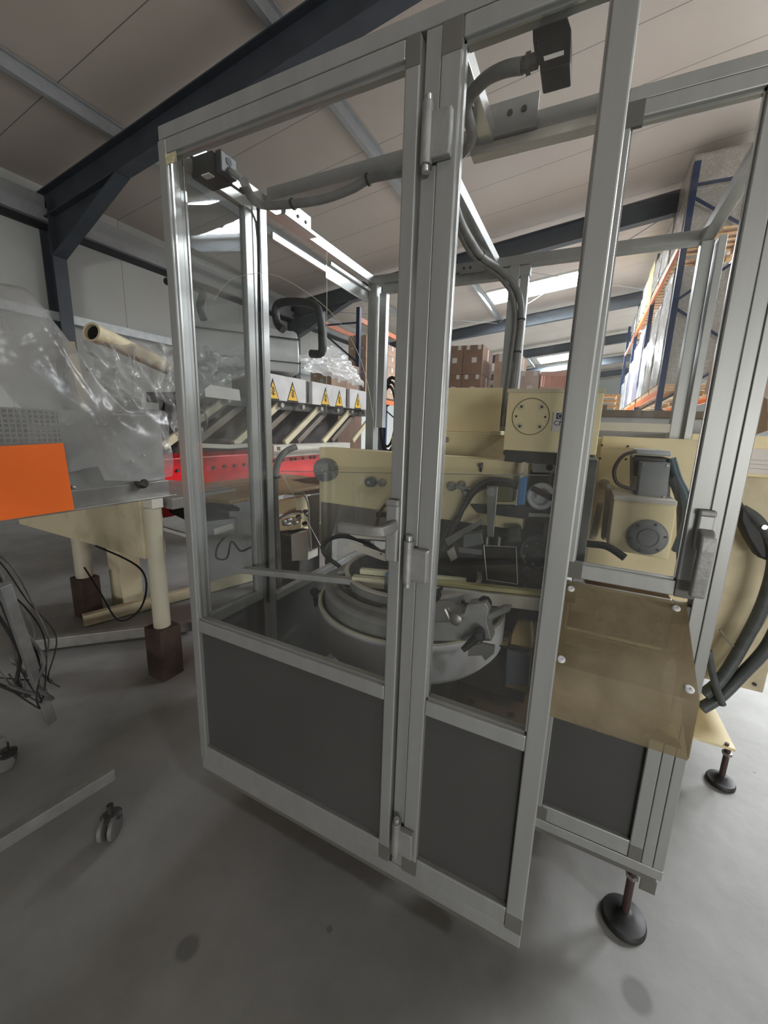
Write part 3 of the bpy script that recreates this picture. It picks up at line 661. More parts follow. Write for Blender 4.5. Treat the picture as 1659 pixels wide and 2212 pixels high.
# hoses in front of the dark area
def hose(pts, r, mt=RUB, name='hose', parent=None): return MB().tube(pts, r, 10, 8).build(name, mt, parent or Mx, smooth=True)
hose([A(955, 1190, 1.36), A(985, 1130, 1.36), A(1015, 1070, 1.36), A(1050, 1040, 1.36), A(1095, 1040, 1.36), A(1125, 1050, 1.36)], .010, DSTEEL)
hose([A(942, 1215, 1.38), A(960, 1160, 1.38), A(1000, 1100, 1.38), A(1030, 1060, 1.38), A(1080, 1045, 1.38), A(1150, 1060, 1.38)], .009, mat('maroon_hose', (.06, .035, .035), .5))
hose([A(735, 1225, 1.28), A(700, 1195, 1.28), A(705, 1170, 1.28), A(740, 1158, 1.28), A(790, 1172, 1.28), A(825, 1195, 1.28)], .009, RUB)
hose([A(838, 1085, 1.30), A(822, 1105, 1.30), A(812, 1140, 1.30)], .006, mat('brown_hose', (.10, .06, .04), .6))
quad('slotted_arm', ((752, 1168), (835, 1198), (832, 1213), (748, 1182)), 1.20, .006, OFFW, .001)
q = at(822, 1197, y=1.195); MB().cyl(q, q+Vector((0, .004, 0)), .003, 10).build('screw', DSTEEL, Mx)
quad('flat_bar', ((755, 1155), (836, 1162), (836, 1168), (770, 1163)), 1.25, .01, OFFW, .001)
# grey sloping chute behind the bowl
quad('chute_sheet', ((738, 1068), (846, 1075), (846, 1172), (720, 1160)), 1.70, .01, mat('dull_sheet', (.34, .31, .28), .45, .2), .002)
quad('dark_bar', ((812, 1107), (832, 1108), (834, 1118), (812, 1117)), 1.35, .02, DSTEEL, .001)
# right side: backplate, motor, gearbox with round flange
MB().box((.06, 1.70, .80), (.42, 1.80, 1.445)).build('back_plate', CREAM, Mx, .004)
for px, py in ((1300, 962), (1356, 964), (1352, 992), (1296, 990)):
    q = at(px, py, y=1.699); MB().cyl(q, q+Vector((0, -.002, 0)), .004, 10).build('bolt_hole', BLACK, Mx)
q = at(1305, 1045, y=1.66); MB().lathe(q, (0, -1, 0), [(.02, -.04), (.02, .01), (.012, .014)], 18).build('boss', CREAMD, Mx, smooth=True)
quad('tie_rod', ((1290, 1085), (1304, 1085), (1290, 1168), (1272, 1168)), 1.60, .04, CREAMD, .01)
quad('tie_rod', ((1310, 1045), (1328, 1050), (1312, 1168), (1298, 1168)), 1.55, .04, CREAMD, .01)
g2b = quad('gearbox', ((1326, 1076), (1463, 1090), (1443, 1210), (1312, 1186)), 1.40, .22, CREAM, .004)
MB().prism([at(*p, y=1.395) for p in ((1326, 1070), (1464, 1083), (1463, 1093), (1325, 1079))], (0, .23, 0)).build('gearbox_lid', OFFW, g2b, .002)
q = at(1398, 1160, y=1.398)
MB().lathe(q, (0, -1, 0), [(.056, -.01), (.056, .006), (.050, .010), (.030, .010), (.030, .007), (.027, .007), (.027, .012)], 48).build('round_flange', MOTOR, g2b, smooth=True)
for k in range(6):
    th = k*math.pi/3+.2; e = q+Vector((math.cos(th)*.047, -.010, math.sin(th)*.047)); MB().cyl(e, e+Vector((0, -.003, 0)), .004, 8).build('bolt', DSTEEL, g2b)
mo = quad('motor', ((1368, 985), (1450, 990), (1448, 1078), (1368, 1075)), 1.50, .12, DSTEEL, .004)
MB().prism([at(*p, y=1.45) for p in ((1384, 997), (1449, 1000), (1440, 1080), (1376, 1077))], (0, .05, 0)).build('terminal_box', MOTOR, mo, .004)
MB().prism([at(*p, y=1.48) for p in ((1375, 970), (1450, 975), (1450, 986), (1375, 982))], (0, .12, 0)).build('cooling_cap', GALV, mo, .003)
for p in ((1391, 1003), (1442, 1006), (1434, 1074), (1381, 1071)):
    q = at(*p, y=1.449); MB().cyl(q, q+Vector((0, -.003, 0)), .004, 8).build('screw', STEEL, mo)
hose([A(1372, 975, 1.44), A(1345, 985, 1.42), A(1327, 1015, 1.42), A(1335, 1045, 1.42), A(1372, 1058, 1.44)], .006, mat('dark_cable', (.05, .03, .025), .5))
hose([A(1450, 990, 1.50), A(1462, 1030, 1.50), A(1480, 1070, 1.50), A(1485, 1120, 1.50), A(1460, 1190, 1.52)], .014, mat('blue_grey_hose', (.05, .085, .10), .5))
hose([A(1448, 1030, 1.48), A(1458, 1050, 1.50), A(1470, 1100, 1.55), A(1470, 1210, 1.55)], .012, RUB)
hose([A(1248, 1150, 1.40), A(1262, 1172, 1.40), A(1310, 1180, 1.38), A(1350, 1205, 1.36)], .012, RUB)
quad('cable_block', ((1368, 1030), (1385, 1028), (1380, 1065), (1362, 1060)), 1.46, .03, mat('brown_plate', (.1, .06, .04), .6), .004)
MB().box((.02, 1.35, .78), (.36, 1.80, .86)).build('bed', mat('dark_bed', (.09, .05, .035), .6), Mx, .004)
MB().box((.0, 1.20, 1.04), (.04, 1.5, 1.38)).build('dark_upright', DSTEEL, Mx, .003)
# lower machine base, under and behind the bowl
MB().lathe((-.40, 1.40, .30), (0, 0, 1), [(.44, 0), (.44, .035), (.43, .04)], 48).build('round_base', BASEB, Mx, smooth=True)
for px, py in ((1018, 1515), (1104, 1545), (1062, 1492)):
    q = at(px, py, z=.341); MB().cyl(q, q+Vector((0, 0, .002)), .014, 14).build('bolt_hole', BROWNB, Mx)
MB().box((-.85, 1.50, .0), (.26, 1.80, .30)).build('pedestal', BROWNB, Mx, .01)
lb = MB().box((-.17, 1.38, .48), (.0, 1.55, .70)).build('motor_block', BASEB, Mx, .006)
quad('terminal_cover', ((1094, 1402), (1148, 1416), (1142, 1484), (1090, 1480)), 1.30, .03, mat('slate_cover', (.06, .07, .08), .6), .006)
quad('saddle', ((1118, 1340), (1146, 1345), (1150, 1402), (1102, 1392), (1106, 1370)), 1.30, .06, mat('ochre_block', (.30, .22, .09), .6), .004)
quad('saddle', ((1056, 1368), (1098, 1380), (1096, 1400), (1056, 1390)), 1.33, .06, BASEB, .004)
hose([A(1060, 1385, 1.30), A(1095, 1400, 1.28), A(1145, 1405, 1.28)], .004, BLACK)
MB().box((-.14, 1.32, .80), (.02, 1.45, .90)).build('drive_unit', DSTEEL, Mx, .01)
# base plate with foot, right
bp_ = MB().prism([(.30, 1.86, .17), (.722, 1.862, .17), (.715, 2.23, .17), (.30, 2.25, .17)], (0, 0, .012)).build('base_plate', CREAM, Mx, .002)
q = at(1570, 1609, z=.183); MB().cyl(q, q+Vector((0, 0, .008)), .008, 6).build('bolt', DSTEEL, bp_)
MB().box((.40, 1.87, .182), (.55, 2.2, .80)).build('pedestal', CREAMD, Mx, .005)

# ------------------------------------------------------------------ bowl feeder
Bw = thing('bowl_feeder', 'round white vibratory bowl feeder with cast grey rim rings', 'feeder', (-.545, 1.42, .34))
bc = (-.545, 1.31)
MB().lathe((*bc, .65), (0, 0, 1), [(.27, -.02), (.335, .0), (.358, .03), (.360, .15), (.353, .15), (.350, .03), (.27, .0)], 96).build('bowl_wall', WHITE, Bw, smooth=True)
MB().lathe((*bc, .80), (0, 0, 1), [(.353, -.01), (.356, .004), (.348, .004), (.346, -.01)], 96, closed=True).build('rim_edge', IVORY, Bw, smooth=True)
MB().lathe((*bc, .76), (0, 0, 1), [(.335, 0), (.335, .085), (.322, .095), (.24, .095), (.24, 0)], 96, closed=True).build('cast_ring', ALUC, Bw, smooth=True)
MB().lathe((*bc, .85), (0, 0, 1), [(.312, 0), (.312, .022), (.295, .028), (.275, .015), (.275, 0)], 96, closed=True).build('outer_track', STEEL, Bw, smooth=True)
MB().lathe((*bc, .86), (0, 0, 1), [(.262, 0), (.262, .045), (.250, .050), (.250, 0)], 96, closed=True).build('inner_wall', ALUC, Bw, smooth=True)
MB().lathe((*bc, .905), (0, 0, 1), [(.264, 0), (.264, .005), (.248, .005), (.248, 0)], 96, closed=True).build('inner_lip', OFFW, Bw, smooth=True)
MB().lathe((*bc, .80), (0, 0, 1), [(.25, 0), (.05, .04), (.03, .06)], 48).build('centre_cone', ALUC, Bw, smooth=True)
MB().lathe((*bc, .34), (0, 0, 1), [(.20, 0), (.20, .27), (.26, .30)], 48).build('drive_base', DSTEEL, Bw, smooth=True)
for (px, py, y, ax) in ((683, 1278, 1.22, (-.3, -1, .2)), (1047, 1300, 1.04, (.3, -1, .2)), (941, 1283, .98, (0, -1, 0))):
    q = at(px, py, y=y); t = MB().lathe(q, ax, [(.006, -.05), (.006, -.004), (.018, 0), (.019, .014), (.014, .020)], 14).build('knob', BLACK, Bw, .001, smooth=True)
kn = MB()
q0 = at(1000, 1404, y=.95); q1 = at(1035, 1372, y=.97)
kn.cyl(q0, q1, .008, 12, .014).lathe(q1, (.2, -1, .2), [(.016, -.03), (.017, .008), (.010, .014)], 16).build('clamp_lever', BLACK, Bw, smooth=True)
quad('clamp_plate', ((1012, 1398), (1040, 1390), (1068, 1396), (1067, 1412), (1048, 1428), (1040, 1416), (1010, 1418)), .97, .010, STEEL, .001, Bw)
q0 = at(682, 1290, y=1.19); MB().cyl(q0, q0+Vector((.0, 0, -.04)), .012, 12, .006).build('clamp_lever', BLACK, Bw, smooth=True)
# cast bracket front right
cb = quad('cast_bracket', ((925, 1312), (968, 1312), (975, 1322), (1002, 1326), (1008, 1308), (1048, 1302), (1056, 1316), (1050, 1342), (1062, 1385), (925, 1385)), 1.0, .05, ALUC, .002, Bw)
quad('bracket_lug', ((930, 1318), (962, 1312), (978, 1345), (930, 1348)), .985, .015, STEEL, .006, cb)
quad('bracket_arm', ((1048, 1330), (1088, 1312), (1104, 1314), (1100, 1322), (1056, 1342)), 1.02, .03, ALUC, .004, cb)
q = at(986, 1336, y=.98); MB().lathe(q, (0, -1, 0), [(.018, -.03), (.018, .01), (.009, .014)], 16).build('spindle', STEEL, cb, smooth=True)
q = at(820, 1325, y=1.01); MB().lathe(q, (0, -1, 0), [(.012, -.03), (.012, .006), (.005, .006)], 16).build('bolt', STEEL, Bw, smooth=True)

# ------------------------------------------------------------------ outfeed track
Tr = thing('outfeed_track', 'straight white plastic track with aluminium bar crossing above the bowl', 'conveyor track', (-.5, 1.1, .88))
pa, pb_ = at(527, 1231, z=.90), at(762, 1255, z=.90); MB().bar(pa, pb_, .030, .022).build('aluminium_bar', ALUC, Tr, .003)
dv = (at(1172, 1300, z=.90)-pa); dv.z = 0; dv.normalize()
L0 = pb_ ; end = pa+dv*1.12
dd = (end-pb_).normalized(); sd = Vector((-dd.y, dd.x, 0))
MB().bar(pb_+Vector((0, 0, .004)), pb_+dd*.13+Vector((0, 0, .004)), .03, .035).build('guide_block', IVORY, Tr, .003)
MB().bar(pb_+sd*.035+Vector((.02, 0, .03)), pb_+sd*.035+dd*.40+Vector((0, 0, .03)), .02, .02).build('guide_strip', IVORY, Tr, .002)
cl_ = MB().bar(pb_+dd*.12+Vector((0, 0, .010)), pb_+dd*.17+Vector((0, 0, .010)), .036, .05).build('clamp', MOTOR, Tr, .003)
MB().bar(pb_+dd*.12+Vector((0, 0, .038)), pb_+dd*.22+Vector((0, 0, .038)), .030, .016).build('clamp_top', BLUEP, cl_, .005)
MB().lathe(pb_+dd*.19-sd*.03, -sd, [(.012, -.01), (.012, .01), (.005, .014)], 12).build('adjuster', ALUC, cl_, smooth=True)
MB().bar(pb_+dd*.17+Vector((0, 0, -.006)), end+Vector((0, 0, -.006)), .034, .042).build('white_rail', mat('white_polymer', (.70, .69, .62), .45), Tr, .003)
MB().bar(pb_+dd*.17+sd*.01+Vector((0, 0, .026)), end+sd*.01+Vector((0, 0, .026)), .030, .014).build('yellow_rail', mat('yellowed_polymer', (.58, .54, .26), .5), Tr, .002)
MB().bar(pb_-dd*.02+Vector((0, 0, -.022)), pb_+dd*.4+Vector((0, 0, -.022)), .05, .012).build('under_plate', DSTEEL, Tr, .002)
tag(MB().tube([A(463, 648, .802), A(490, 612, .802), A(530, 594, .802), A(590, 593, .802), A(660, 630, .802), A(720, 680, .802), A(765, 745, .802), A(792, 820, .802), A(806, 902, .802)], .0006, 6, 6).build('loose_thread', IVORY, smooth=True, org=A(590, 593, .802)),
    'long pale curved thread clinging to the left door window', 'thread')
tag(MB().tube([A(706, 528, .802), A(706, 700, .802), A(705, 885, .802)], .0005, 6, 2).build('loose_thread', IVORY, smooth=True, org=A(706, 528, .802)),
    'straight pale thread hanging down the left door window', 'thread')
# ================================================================== RIGHT CABINET
Cb = thing('control_cabinet', 'cream machine cabinet with thick grey hoses at the right edge', 'cabinet', (.9, 2.3, .33))
MB().box((.44, 2.1, .335), (.86, 2.7, 1.30)).build('cabinet_body', CREAMD, Cb, .006)
MB().box((.42, 2.08, 1.30), (1.15, 2.7, 1.47)).build('head', CREAM, Cb, .005)
p0, p1 = at(1608, 968, y=2.078), at(1659, 1025, y=2.078)
npc = MB().box((p0.x, 2.074, p1.z), (p0.x+.20, 2.079, p0.z)).build('notice', TAPE, Cb, .001)
for k in range(3): MB().box((p0.x+.02, 2.0735, p1.z+.02+k*.018), (p0.x+.17, 2.0738, p1.z+.0215+k*.018)).build('printed_line', MOTOR, npc)
q = at(1605, 985, y=2.09)
quad('angle_post', ((1640, 850), (1659, 862), (1659, 930), (1630, 940)), 2.05, .02, mat('rust_angle', (.18, .11, .05), .6), .002, Cb)
q = at(1630, 1478, y=2.098); MB().cyl(q, q+Vector((0, -.004, 0)), .008, 10).build('bolt', DSTEEL, Cb)
MB().box((.50, 2.2, 0), (.60, 2.5, .335)).build('plinth', CREAMD, Cb, .004)
hm = mat('ribbed_hose', (.075, .085, .085), .5, 0, .1, 20)
conduit('thick grey hose looping down the face of the cream cabinet at the right edge', [A(1600, 1100, 2.04), A(1640, 1130, 2.02), A(1672, 1200, 2.0), A(1650, 1300, 2.0), A(1600, 1400, 2.0), A(1555, 1470, 1.98), A(1520, 1500, 1.95)], .024, hm, name='hose', cat='hose')
conduit('grey hose sweeping from the right edge down to the cream base plate', [A(1690, 1330, 2.02), A(1655, 1400, 2.0), A(1600, 1460, 2.0), A(1555, 1505, 1.98), A(1515, 1530, 1.95)], .024, hm, name='hose', cat='hose')
conduit('short dark hose end pointing down onto the cream base plate', [A(1530, 1405, 1.93), A(1538, 1450, 1.93), A(1552, 1500, 1.93), A(1561, 1522, 1.93)], .014, hm, name='hose', cat='hose')
conduit('thin grey cable looping in front of the cabinet', [A(1555, 1360, 2.0), A(1580, 1392, 2.0), A(1610, 1395, 2.0), A(1645, 1350, 2.0), A(1672, 1290, 2.0)], .0045, mat('pale_cable', (.22, .20, .15), .6))
kb = thing('black_motor_bracket', 'black bracket hugging the cabinet head at the right edge', 'bracket', A(1620, 1150, 2.02))
MB().prism([at(*p, y=2.0) for p in ((1600, 1075), (1625, 1125), (1665, 1165), (1665, 1215), (1640, 1205), (1615, 1165), (1598, 1125))], (0, .08, 0)).build('bracket_body', RUB, kb, .01)
q = at(1650, 1138, y=2.0); MB().cyl(q, q+Vector((0, -.01, 0)), .010, 14).build('bolt', ALUB, kb)
# wooden board leaning by the right bay, seen between the posts
tag(MB().box((.06, 2.72, 0), (.84, 3.3, 1.56)).build('machine_table', mat('grey_film_wrapped', (.42, .42, .44), .35), None, .01, org=(.6, 3, 0)), 'grey film-wrapped cabinet standing behind the enclosure back window', 'cabinet')
tag(MB().box((.02, 2.71, 1.56), (.95, 3.35, 1.60)).build('table_board', mat('brown_board', (.16, .12, .09), .6), None, .003, org=(.6, 3, 1.56)), 'brown board lying on the film-wrapped cabinet', 'board')
tag(MB().prism([at(*p, y=3.6) for p in ((1540, 770), (1562, 750), (1562, 850), (1520, 850))], (.9, .5, 0)).build('cardboard_sheet', CARD, None, .003, org=at(1540, 850, y=3.6)), 'tan cardboard box seen through the right bay windows', 'box')

# ================================================================== LEFT: WRAPPED MACHINE ON ITS STAND
FX = -1.50
Lw = thing('slicing_machine', 'metal machine housing wrapped in clear plastic on the left stand', 'machine', (-1.8, .4, 0))
zb = at(200, 1095, x=FX).z; ye = at(371, 1071, x=FX).y
MB().box((FX-.55, -.5, zb+.05), (FX-.02, ye-.005, 1.46)).build('housing', mat('brushed_housing', (.30, .30, .29), .45, .4), Lw, .01)
MB().box((FX-.5, -.3, 1.46), (FX-.06, .55, 1.68)).build('upper_housing', mat('brushed_housing2', (.22, .22, .22), .5, .3), Lw, .02)
fl = MB().box((FX-.55, -.5, zb), (FX+.025, ye+.005, zb+.006)).box((FX-.02, -.5, zb), (FX-.012, ye, zb+.06)); fl.build('support_angle', STEEL, Lw, .001)
gp = MB(); y1_ = at(135, 930, x=FX).y; zt_, zl_ = at(60, 885, x=FX).z, at(60, 958, x=FX).z
yy = -.1
while yy < y1_: gp.box((FX-.016, yy, zl_), (FX-.012, yy+.004, zt_)); yy += .014
zz = zl_
while zz < zt_: gp.box((FX-.017, -.1, zz), (FX-.013, y1_, zz+.004)); zz += .014
gp.build('guard_mesh', STEEL, Lw)
MB().box((FX-.0199, -.1, zl_), (FX-.0175, y1_, zt_)).build('dark_opening', BLACK, Lw)
for p in ((145, 918), (224, 918), (293, 920), (158, 1053), (285, 997), (310, 985), (146, 792), (193, 798)):
    q = at(*p, x=FX-.012); MB().lathe(q, (1, 0, 0), [(.006, -.01), (.006, .004), (.003, .006)], 10).build('bolt', STEEL, Lw, smooth=True)
q = at(303, 1043, x=FX-.01); MB().lathe(q, (1, 0, 0), [(.012, -.02), (.020, .0), (.020, .02), (.012, .03)], 12).build('star_knob', DSTEEL, Lw, smooth=True)
# stand: base bars, legs
St = thing('roller_stand', 'aluminium roller stand with base bar carrying the wrapped machine', 'stand', (-1.7, .45, 0))
Z_ = .12
ba, bb = at(245, 1668, z=Z_+.02), Vector((-1.58, -.25, Z_+.02))
MB().bar(ba, bb, .035, .045).build('base_bar', ALUC, St, .003)
ta, tb = at(8, 1262, x=-1.86), at(110, 1558, x=-2.0)
MB().bar(ta, tb, .034, .034, up=(1, 0, 0)).build('leg', ALUC, St, .003)
MB().bar(ta+Vector((-.03, -.04, -.03)), (-1.88, .47, zb+.01), .022, .022, up=(1, 0, 0)).build('upper_leg', DSTEEL, St, .002)
MB().bar((-2.0, .56, .13), (-2.0, -.3, .13), .035, .04).build('base_bar', ALUC, St, .003)
MB().bar((-1.60, .1, .14), (-1.62, .1, zb), .04, .04, up=(1, 0, 0)).build('leg', DSTEEL, St, .003)
MB().bar((-1.60, .1, .5), (-2.0, .1, .5), .03, .03).build('cross_bar', DSTEEL, St, .003)
def caster(x, y, ang, zt, parent):
    t = bpy.data.objects.new('caster', None); C.objects.link(t); t.parent = parent; t.location = Vector((x, y, 0))-parent.location
    dx = Vector((math.cos(ang), math.sin(ang), 0)); n_ = Vector((-dx.y, dx.x, 0)); c0 = Vector((x, y, .041))-dx*.015
    for s in (-1, 1): MB().lathe(c0+n_*(.016*s), n_*s, [(.032, -.010), (.040, -.006), (.040, .006), (.030, .011)], 24).build('wheel', mat('grey_wheel', (.16, .16, .155), .5), t, smooth=True)
    MB().lathe((x, y, .062), (0, 0, 1), [(.030, 0), (.032, .012), (.020, .020), (.010, .022), (.010, zt-.062)], 20).build('swivel', mat('dark_caster', (.06, .06, .06), .4, .4), t, smooth=True)
    MB().box((c0.x-.006, c0.y-.006, .03), (c0.x+.006, c0.y+.006, .07)).build('fork', STEEL, t, .002)
    return t
k = at(235, 1812, z=0); caster(k.x-.01, k.y+.02, 2.2, Z_-.003, St)
caster(-2.0, .56, 1.0, .115, St)
# plastic sheet draped over the housing
prof = [(.0, at(0, 600, x=FX)), (.1, at(75, 612, x=FX)), (.2, at(110, 650, x=FX)), (.3, at(160, 735, x=FX)), (.45, at(215, 822, x=FX)), (.6, at(268, 880, x=FX)), (.8, at(330, 885, x=FX)), (1, at(364, 886, x=FX))]
py_ = [-.45, .1]+[p.y for _, p in prof]; pz_ = [1.72, 1.90]+[p.z for _, p in prof]
zlow = lambda y: at(300, 1035, x=FX).z if y > .75 else at(100, 1000, x=FX).z-.03
def drape(u, v):
    y = -.45+(ye+.45)*u; zt = float(np.interp(y, py_, pz_)); zl = zlow(y)-.02*noise.noise(Vector((y*6, 0, 3)))
    w_ = noise.noise(Vector((y*5, v*4, 1.3)))*.022+noise.noise(Vector((y*14, v*13, 5)))*.008
    fold = abs(noise.noise(Vector((y*9+v*6, v*3-y*4, 9))))*.022
    if v < .5:
        t = v/.5; z = zl+(zt-zl)*t; lean = max(0, z-1.47)*.22
        return Vector((FX+.012+w_*t+fold-lean, y, z))
    t = (v-.5)/.5; x = FX-(zt-1.47)*.22-t*.62
    return Vector((x, y+w_, zt+w_*1.3-fold*.5-t*t*.08 if t > 0 else zt))
tag(MB().grid(drape, 90, 60).build('plastic_cover', FILM, smooth='full', org=(-1.8, .4, 1.1)), 'crumpled clear plastic sheet draped over the left machine housing', 'plastic sheet')
tag(MB().prism([at(0-60, 967, x=FX+.03), at(137, 957, x=FX+.03), at(161, 1101, x=FX+.03), at(-60, 1134, x=FX+.03)], (-.004, 0, 0)).build('orange_board', ORB, org=at(80, 1100, x=FX+.03)), 'bright orange card board leaning on the front of the wrapped machine', 'board')
# loose cables under it
for k in range(12):
    x = -1.93-.022*k; y0 = .60+.015*(k % 6); r1, r2, r3 = (random.uniform(-.04, .04) for _ in range(3))
    p_ = [(x+.06, y0-.12, 1.02), (x+.03, y0-.04+r1, .86), (x-.02, y0+.05+r2, .66), (x+r1, y0+.07+r3, .48+r2), (x+.05+r3, y0+.03, .34+r1), (x+.02, y0+.06+r1, .24+abs(r3)), (x-.03, y0+.01+r2, .36+r3)]
    tag(MB().tube(p_, random.choice((.003, .0045, .007)), 8, 6).build('loose_cable', [RUB, GREYC, DSTEEL][k % 3], smooth=True, org=p_[0]),
        '%s cable hanging under the wrapped machine, %s from the leg' % (('black', 'grey', 'dark steel')[k % 3], ('first', 'second', 'third', 'fourth', 'fifth', 'sixth', 'seventh', 'eighth', 'ninth', 'tenth', 'eleventh', 'last')[k]), 'cable', 'cable bundle under the wrapped machine')

# ================================================================== LEFT BACKGROUND: CREAM FRAME, RED PRESS LINE
Cf = thing('cream_conveyor', 'cream conveyor frame on brown boxed round legs behind the wrapped machine', 'conveyor', (-2.6, 1.6, 0))
def cleg(x, y, h, r):
    t = bpy.data.objects.new('leg', None); C.objects.link(t); t.parent = Cf; t.location = Vector((x, y, 0))-Cf.location
    MB().cyl((x, y, .25), (x, y, h), r, 24).build('leg_tube', mat('pale_cream', (.50, .47, .36), .5, 0, .05, 5, dirt=(.35, .32, .24)), t, smooth=True)
    MB().box((x-.07, y-.06, 0), (x+.07, y+.06, .30)).build('leg_box', BROWNB, t, .004)
cleg(-2.03, 1.25, .98, .042); cleg(-3.15, 1.42, .98, .05)
MB().box((-3.4, 1.20, .70), (-2.05, 1.32, 1.02)).build('side_beam', CREAMD, Cf, .006)
MB().box((-3.4, 1.32, .96), (-1.97, 1.75, 1.02)).build('bed_plate', mat('grey_bed', (.22, .21, .19), .5), Cf, .004)
a_, b_ = at(92, 1440, z=.05), at(390, 1345, z=.05)
MB().bar((-2.9, 1.02, .05), (-2.30, 1.62, .05), .04, .07).build('floor_rail', STEEL, Cf, .003)
MB().bar(at(180, 1340, z=.05), at(560, 1240, z=.05), .05, .08).build('floor_rail', CREAMD, Cf, .003)
MB().box((-2.08, 1.22, .98), (-1.98, 1.28, 1.12)).build('bracket', OFFW, Cf, .003)
conduit('thin black cable looping between the two brown boxed legs', [(-3.05, 1.38, .40), (-2.8, 1.34, .28), (-2.45, 1.25, .22), (-2.15, 1.22, .40), (-2.12, 1.22, .62), (-2.5, 1.2, .70)], .005, BLACK)
MB().cyl(at(205, 718, x=-2.9), at(205, 718, x=-2.9)+Vector((-.2, .6, -.12)), .055, 28).build('cream_pipe', CREAMD, Cf, smooth=True)
tp = Cf
q = at(197, 717, x=-2.88); tk = MB().lathe(q, (.31, -.93, .19), [(.060, -.05), (.062, .0), (.048, .0), (.044, -.10)], 28).build('pipe_mouth', CREAMD, Cf, smooth=True)
MB().lathe(q, (.31, -.93, .19), [(.046, -.02), (.0, -.0199)], 24).build('dark_bore', BLACK, tk)
MB().bar((-3.1, 1.55, 1.02), (-3.06, 1.45, 1.90), .05, .05, up=(1, 0, 0)).build('pipe_post', CREAMD, Cf, .003)
# red press line
RX = -2.6
Rd = thing('red_press_line', 'red and cream cartoning line with white guard boxes carrying yellow warning triangles', 'machine', (-3.0, 3.0, 0))
MB().box((-3.3, 1.55, .86), (RX, 3.9, 1.17)).build('red_beam', RED, Rd, .01)
MB().box((-2.62, 1.5, .80), (-2.42, 1.66, 1.02)).build('red_end_block', RED, Rd, .02)
MB().box((RX-.05, 2.65, 1.13), (RX+.10, 3.9, 1.24)).build('white_table', OFFW, Rd, .004)
for k in range(9):
    y = 2.75+k*.10+(k % 3)*.02; MB().cyl((RX, y, 1.09), (RX+.012, y, 1.09), .014, 12).build('bolt', DSTEEL, Rd, smooth=True)
for k in range(8):
    y = 1.8+k*.10; MB().cyl((RX, y, 1.08), (RX+.012, y, 1.08), .012, 12).build('bolt', DSTEEL, Rd, smooth=True)
for k in range(12):
    y = 2.2+k*.07; MB().cyl((RX, y, .89), (RX+.010, y, .89), .006, 8).build('bolt', OFFW, Rd)
# white guard boxes with warning triangles
def tri(y, z, h, parent, gear=False):
    t = MB().prism([(RX+.021, y-h*.42, z-h/2), (RX+.021, y+h*.42, z-h/2), (RX+.021, y, z+h/2)], (.001, 0, 0)).build('warning_sign', BLACK, parent)
    k_ = .84
    MB().prism([(RX+.0222, y-h*.42*k_, z-h/2+h*.07), (RX+.0222, y+h*.42*k_, z-h/2+h*.07), (RX+.0222, y, z+h/2-h*.17)], (.001, 0, 0)).build('sign_field', YEL, t)
    g_ = MB()
    g_.lathe((RX+.0235, y, z-h*.08), (1, 0, 0), [(h*.09, 0), (h*.09, .0008), (h*.045, .0008), (h*.045, 0)], 14, closed=True)
    g_.bar((RX+.024, y-h*.10, z+h*.10), (RX+.024, y+h*.08, z+h*.02), .001, h*.05)
    g_.bar((RX+.024, y, z-h*.30), (RX+.024, y, z-h*.14), .001, h*.05, up=(0, 1, 0)).bar((RX+.024, y-h*.12, z-h*.2), (RX+.024, y+h*.12, z-h*.24), .001, h*.04)
    g_.build('pictogram', BLACK, t)
boxes_ = [(2.62, 3.20, (2.74, 3.0)), (3.30, 3.92, (3.52, 3.78)), (4.00, 4.45, (4.18,))]
for a_, b_, ts in boxes_:
    g_ = MB().box((RX-.35, a_, 1.64), (RX+.02, b_, 1.865)).build('guard_box', mat('white_guard', (.70, .68, .68), .4), Rd, .004)
    for y in ts: tri(y, 1.735, .19, g_)
for y in (3.25, 3.96): MB().box((RX-.34, y-.04, 1.66), (RX-.02, y+.04, 1.86)).build('dark_gap', DSTEEL, Rd)
MB().box((RX-.6, 2.0, 1.56), (RX-.05, 4.5, 1.64)).build('carriage_rail', DSTEEL, Rd, .004)
for k in range(9):
    y = 2.25+k*.30; z = 1.60
    lk = MB().bar((RX-.02-.1*(k % 2), y, z), (RX+.0-.1*(k % 2), y-.55, 1.25), .035, .055).build('link_arm', CREAMD if k % 2 == 0 else mat('taupe_arm', (.20, .16, .13), .5), Rd, .006)
    MB().cyl((RX+.0, y-.01, z-.0), (RX+.04, y-.01, z-.0), .022, 12).build('pivot', STEEL, lk, smooth=True)
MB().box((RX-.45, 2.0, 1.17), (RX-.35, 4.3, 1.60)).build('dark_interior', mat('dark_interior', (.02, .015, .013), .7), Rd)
MB().bar(at(422, 962, x=-2.4), at(495, 965, x=-2.4), .03, .03).bar(at(495, 965, x=-2.4), at(534, 962, x=-2.4), .03, .03).build('cream_bar', OFFW, Rd, .003)
MB().bar((-2.4, 2.6, 1.22), (-2.4, 3.6, 1.22), .04, .03).build('cream_bar', OFFW, Rd, .003)
for y in (1.6, 3.7): MB().box((-3.2, y, 0), (-3.05, y+.15, .88)).build('leg', CREAMD, Rd, .004)
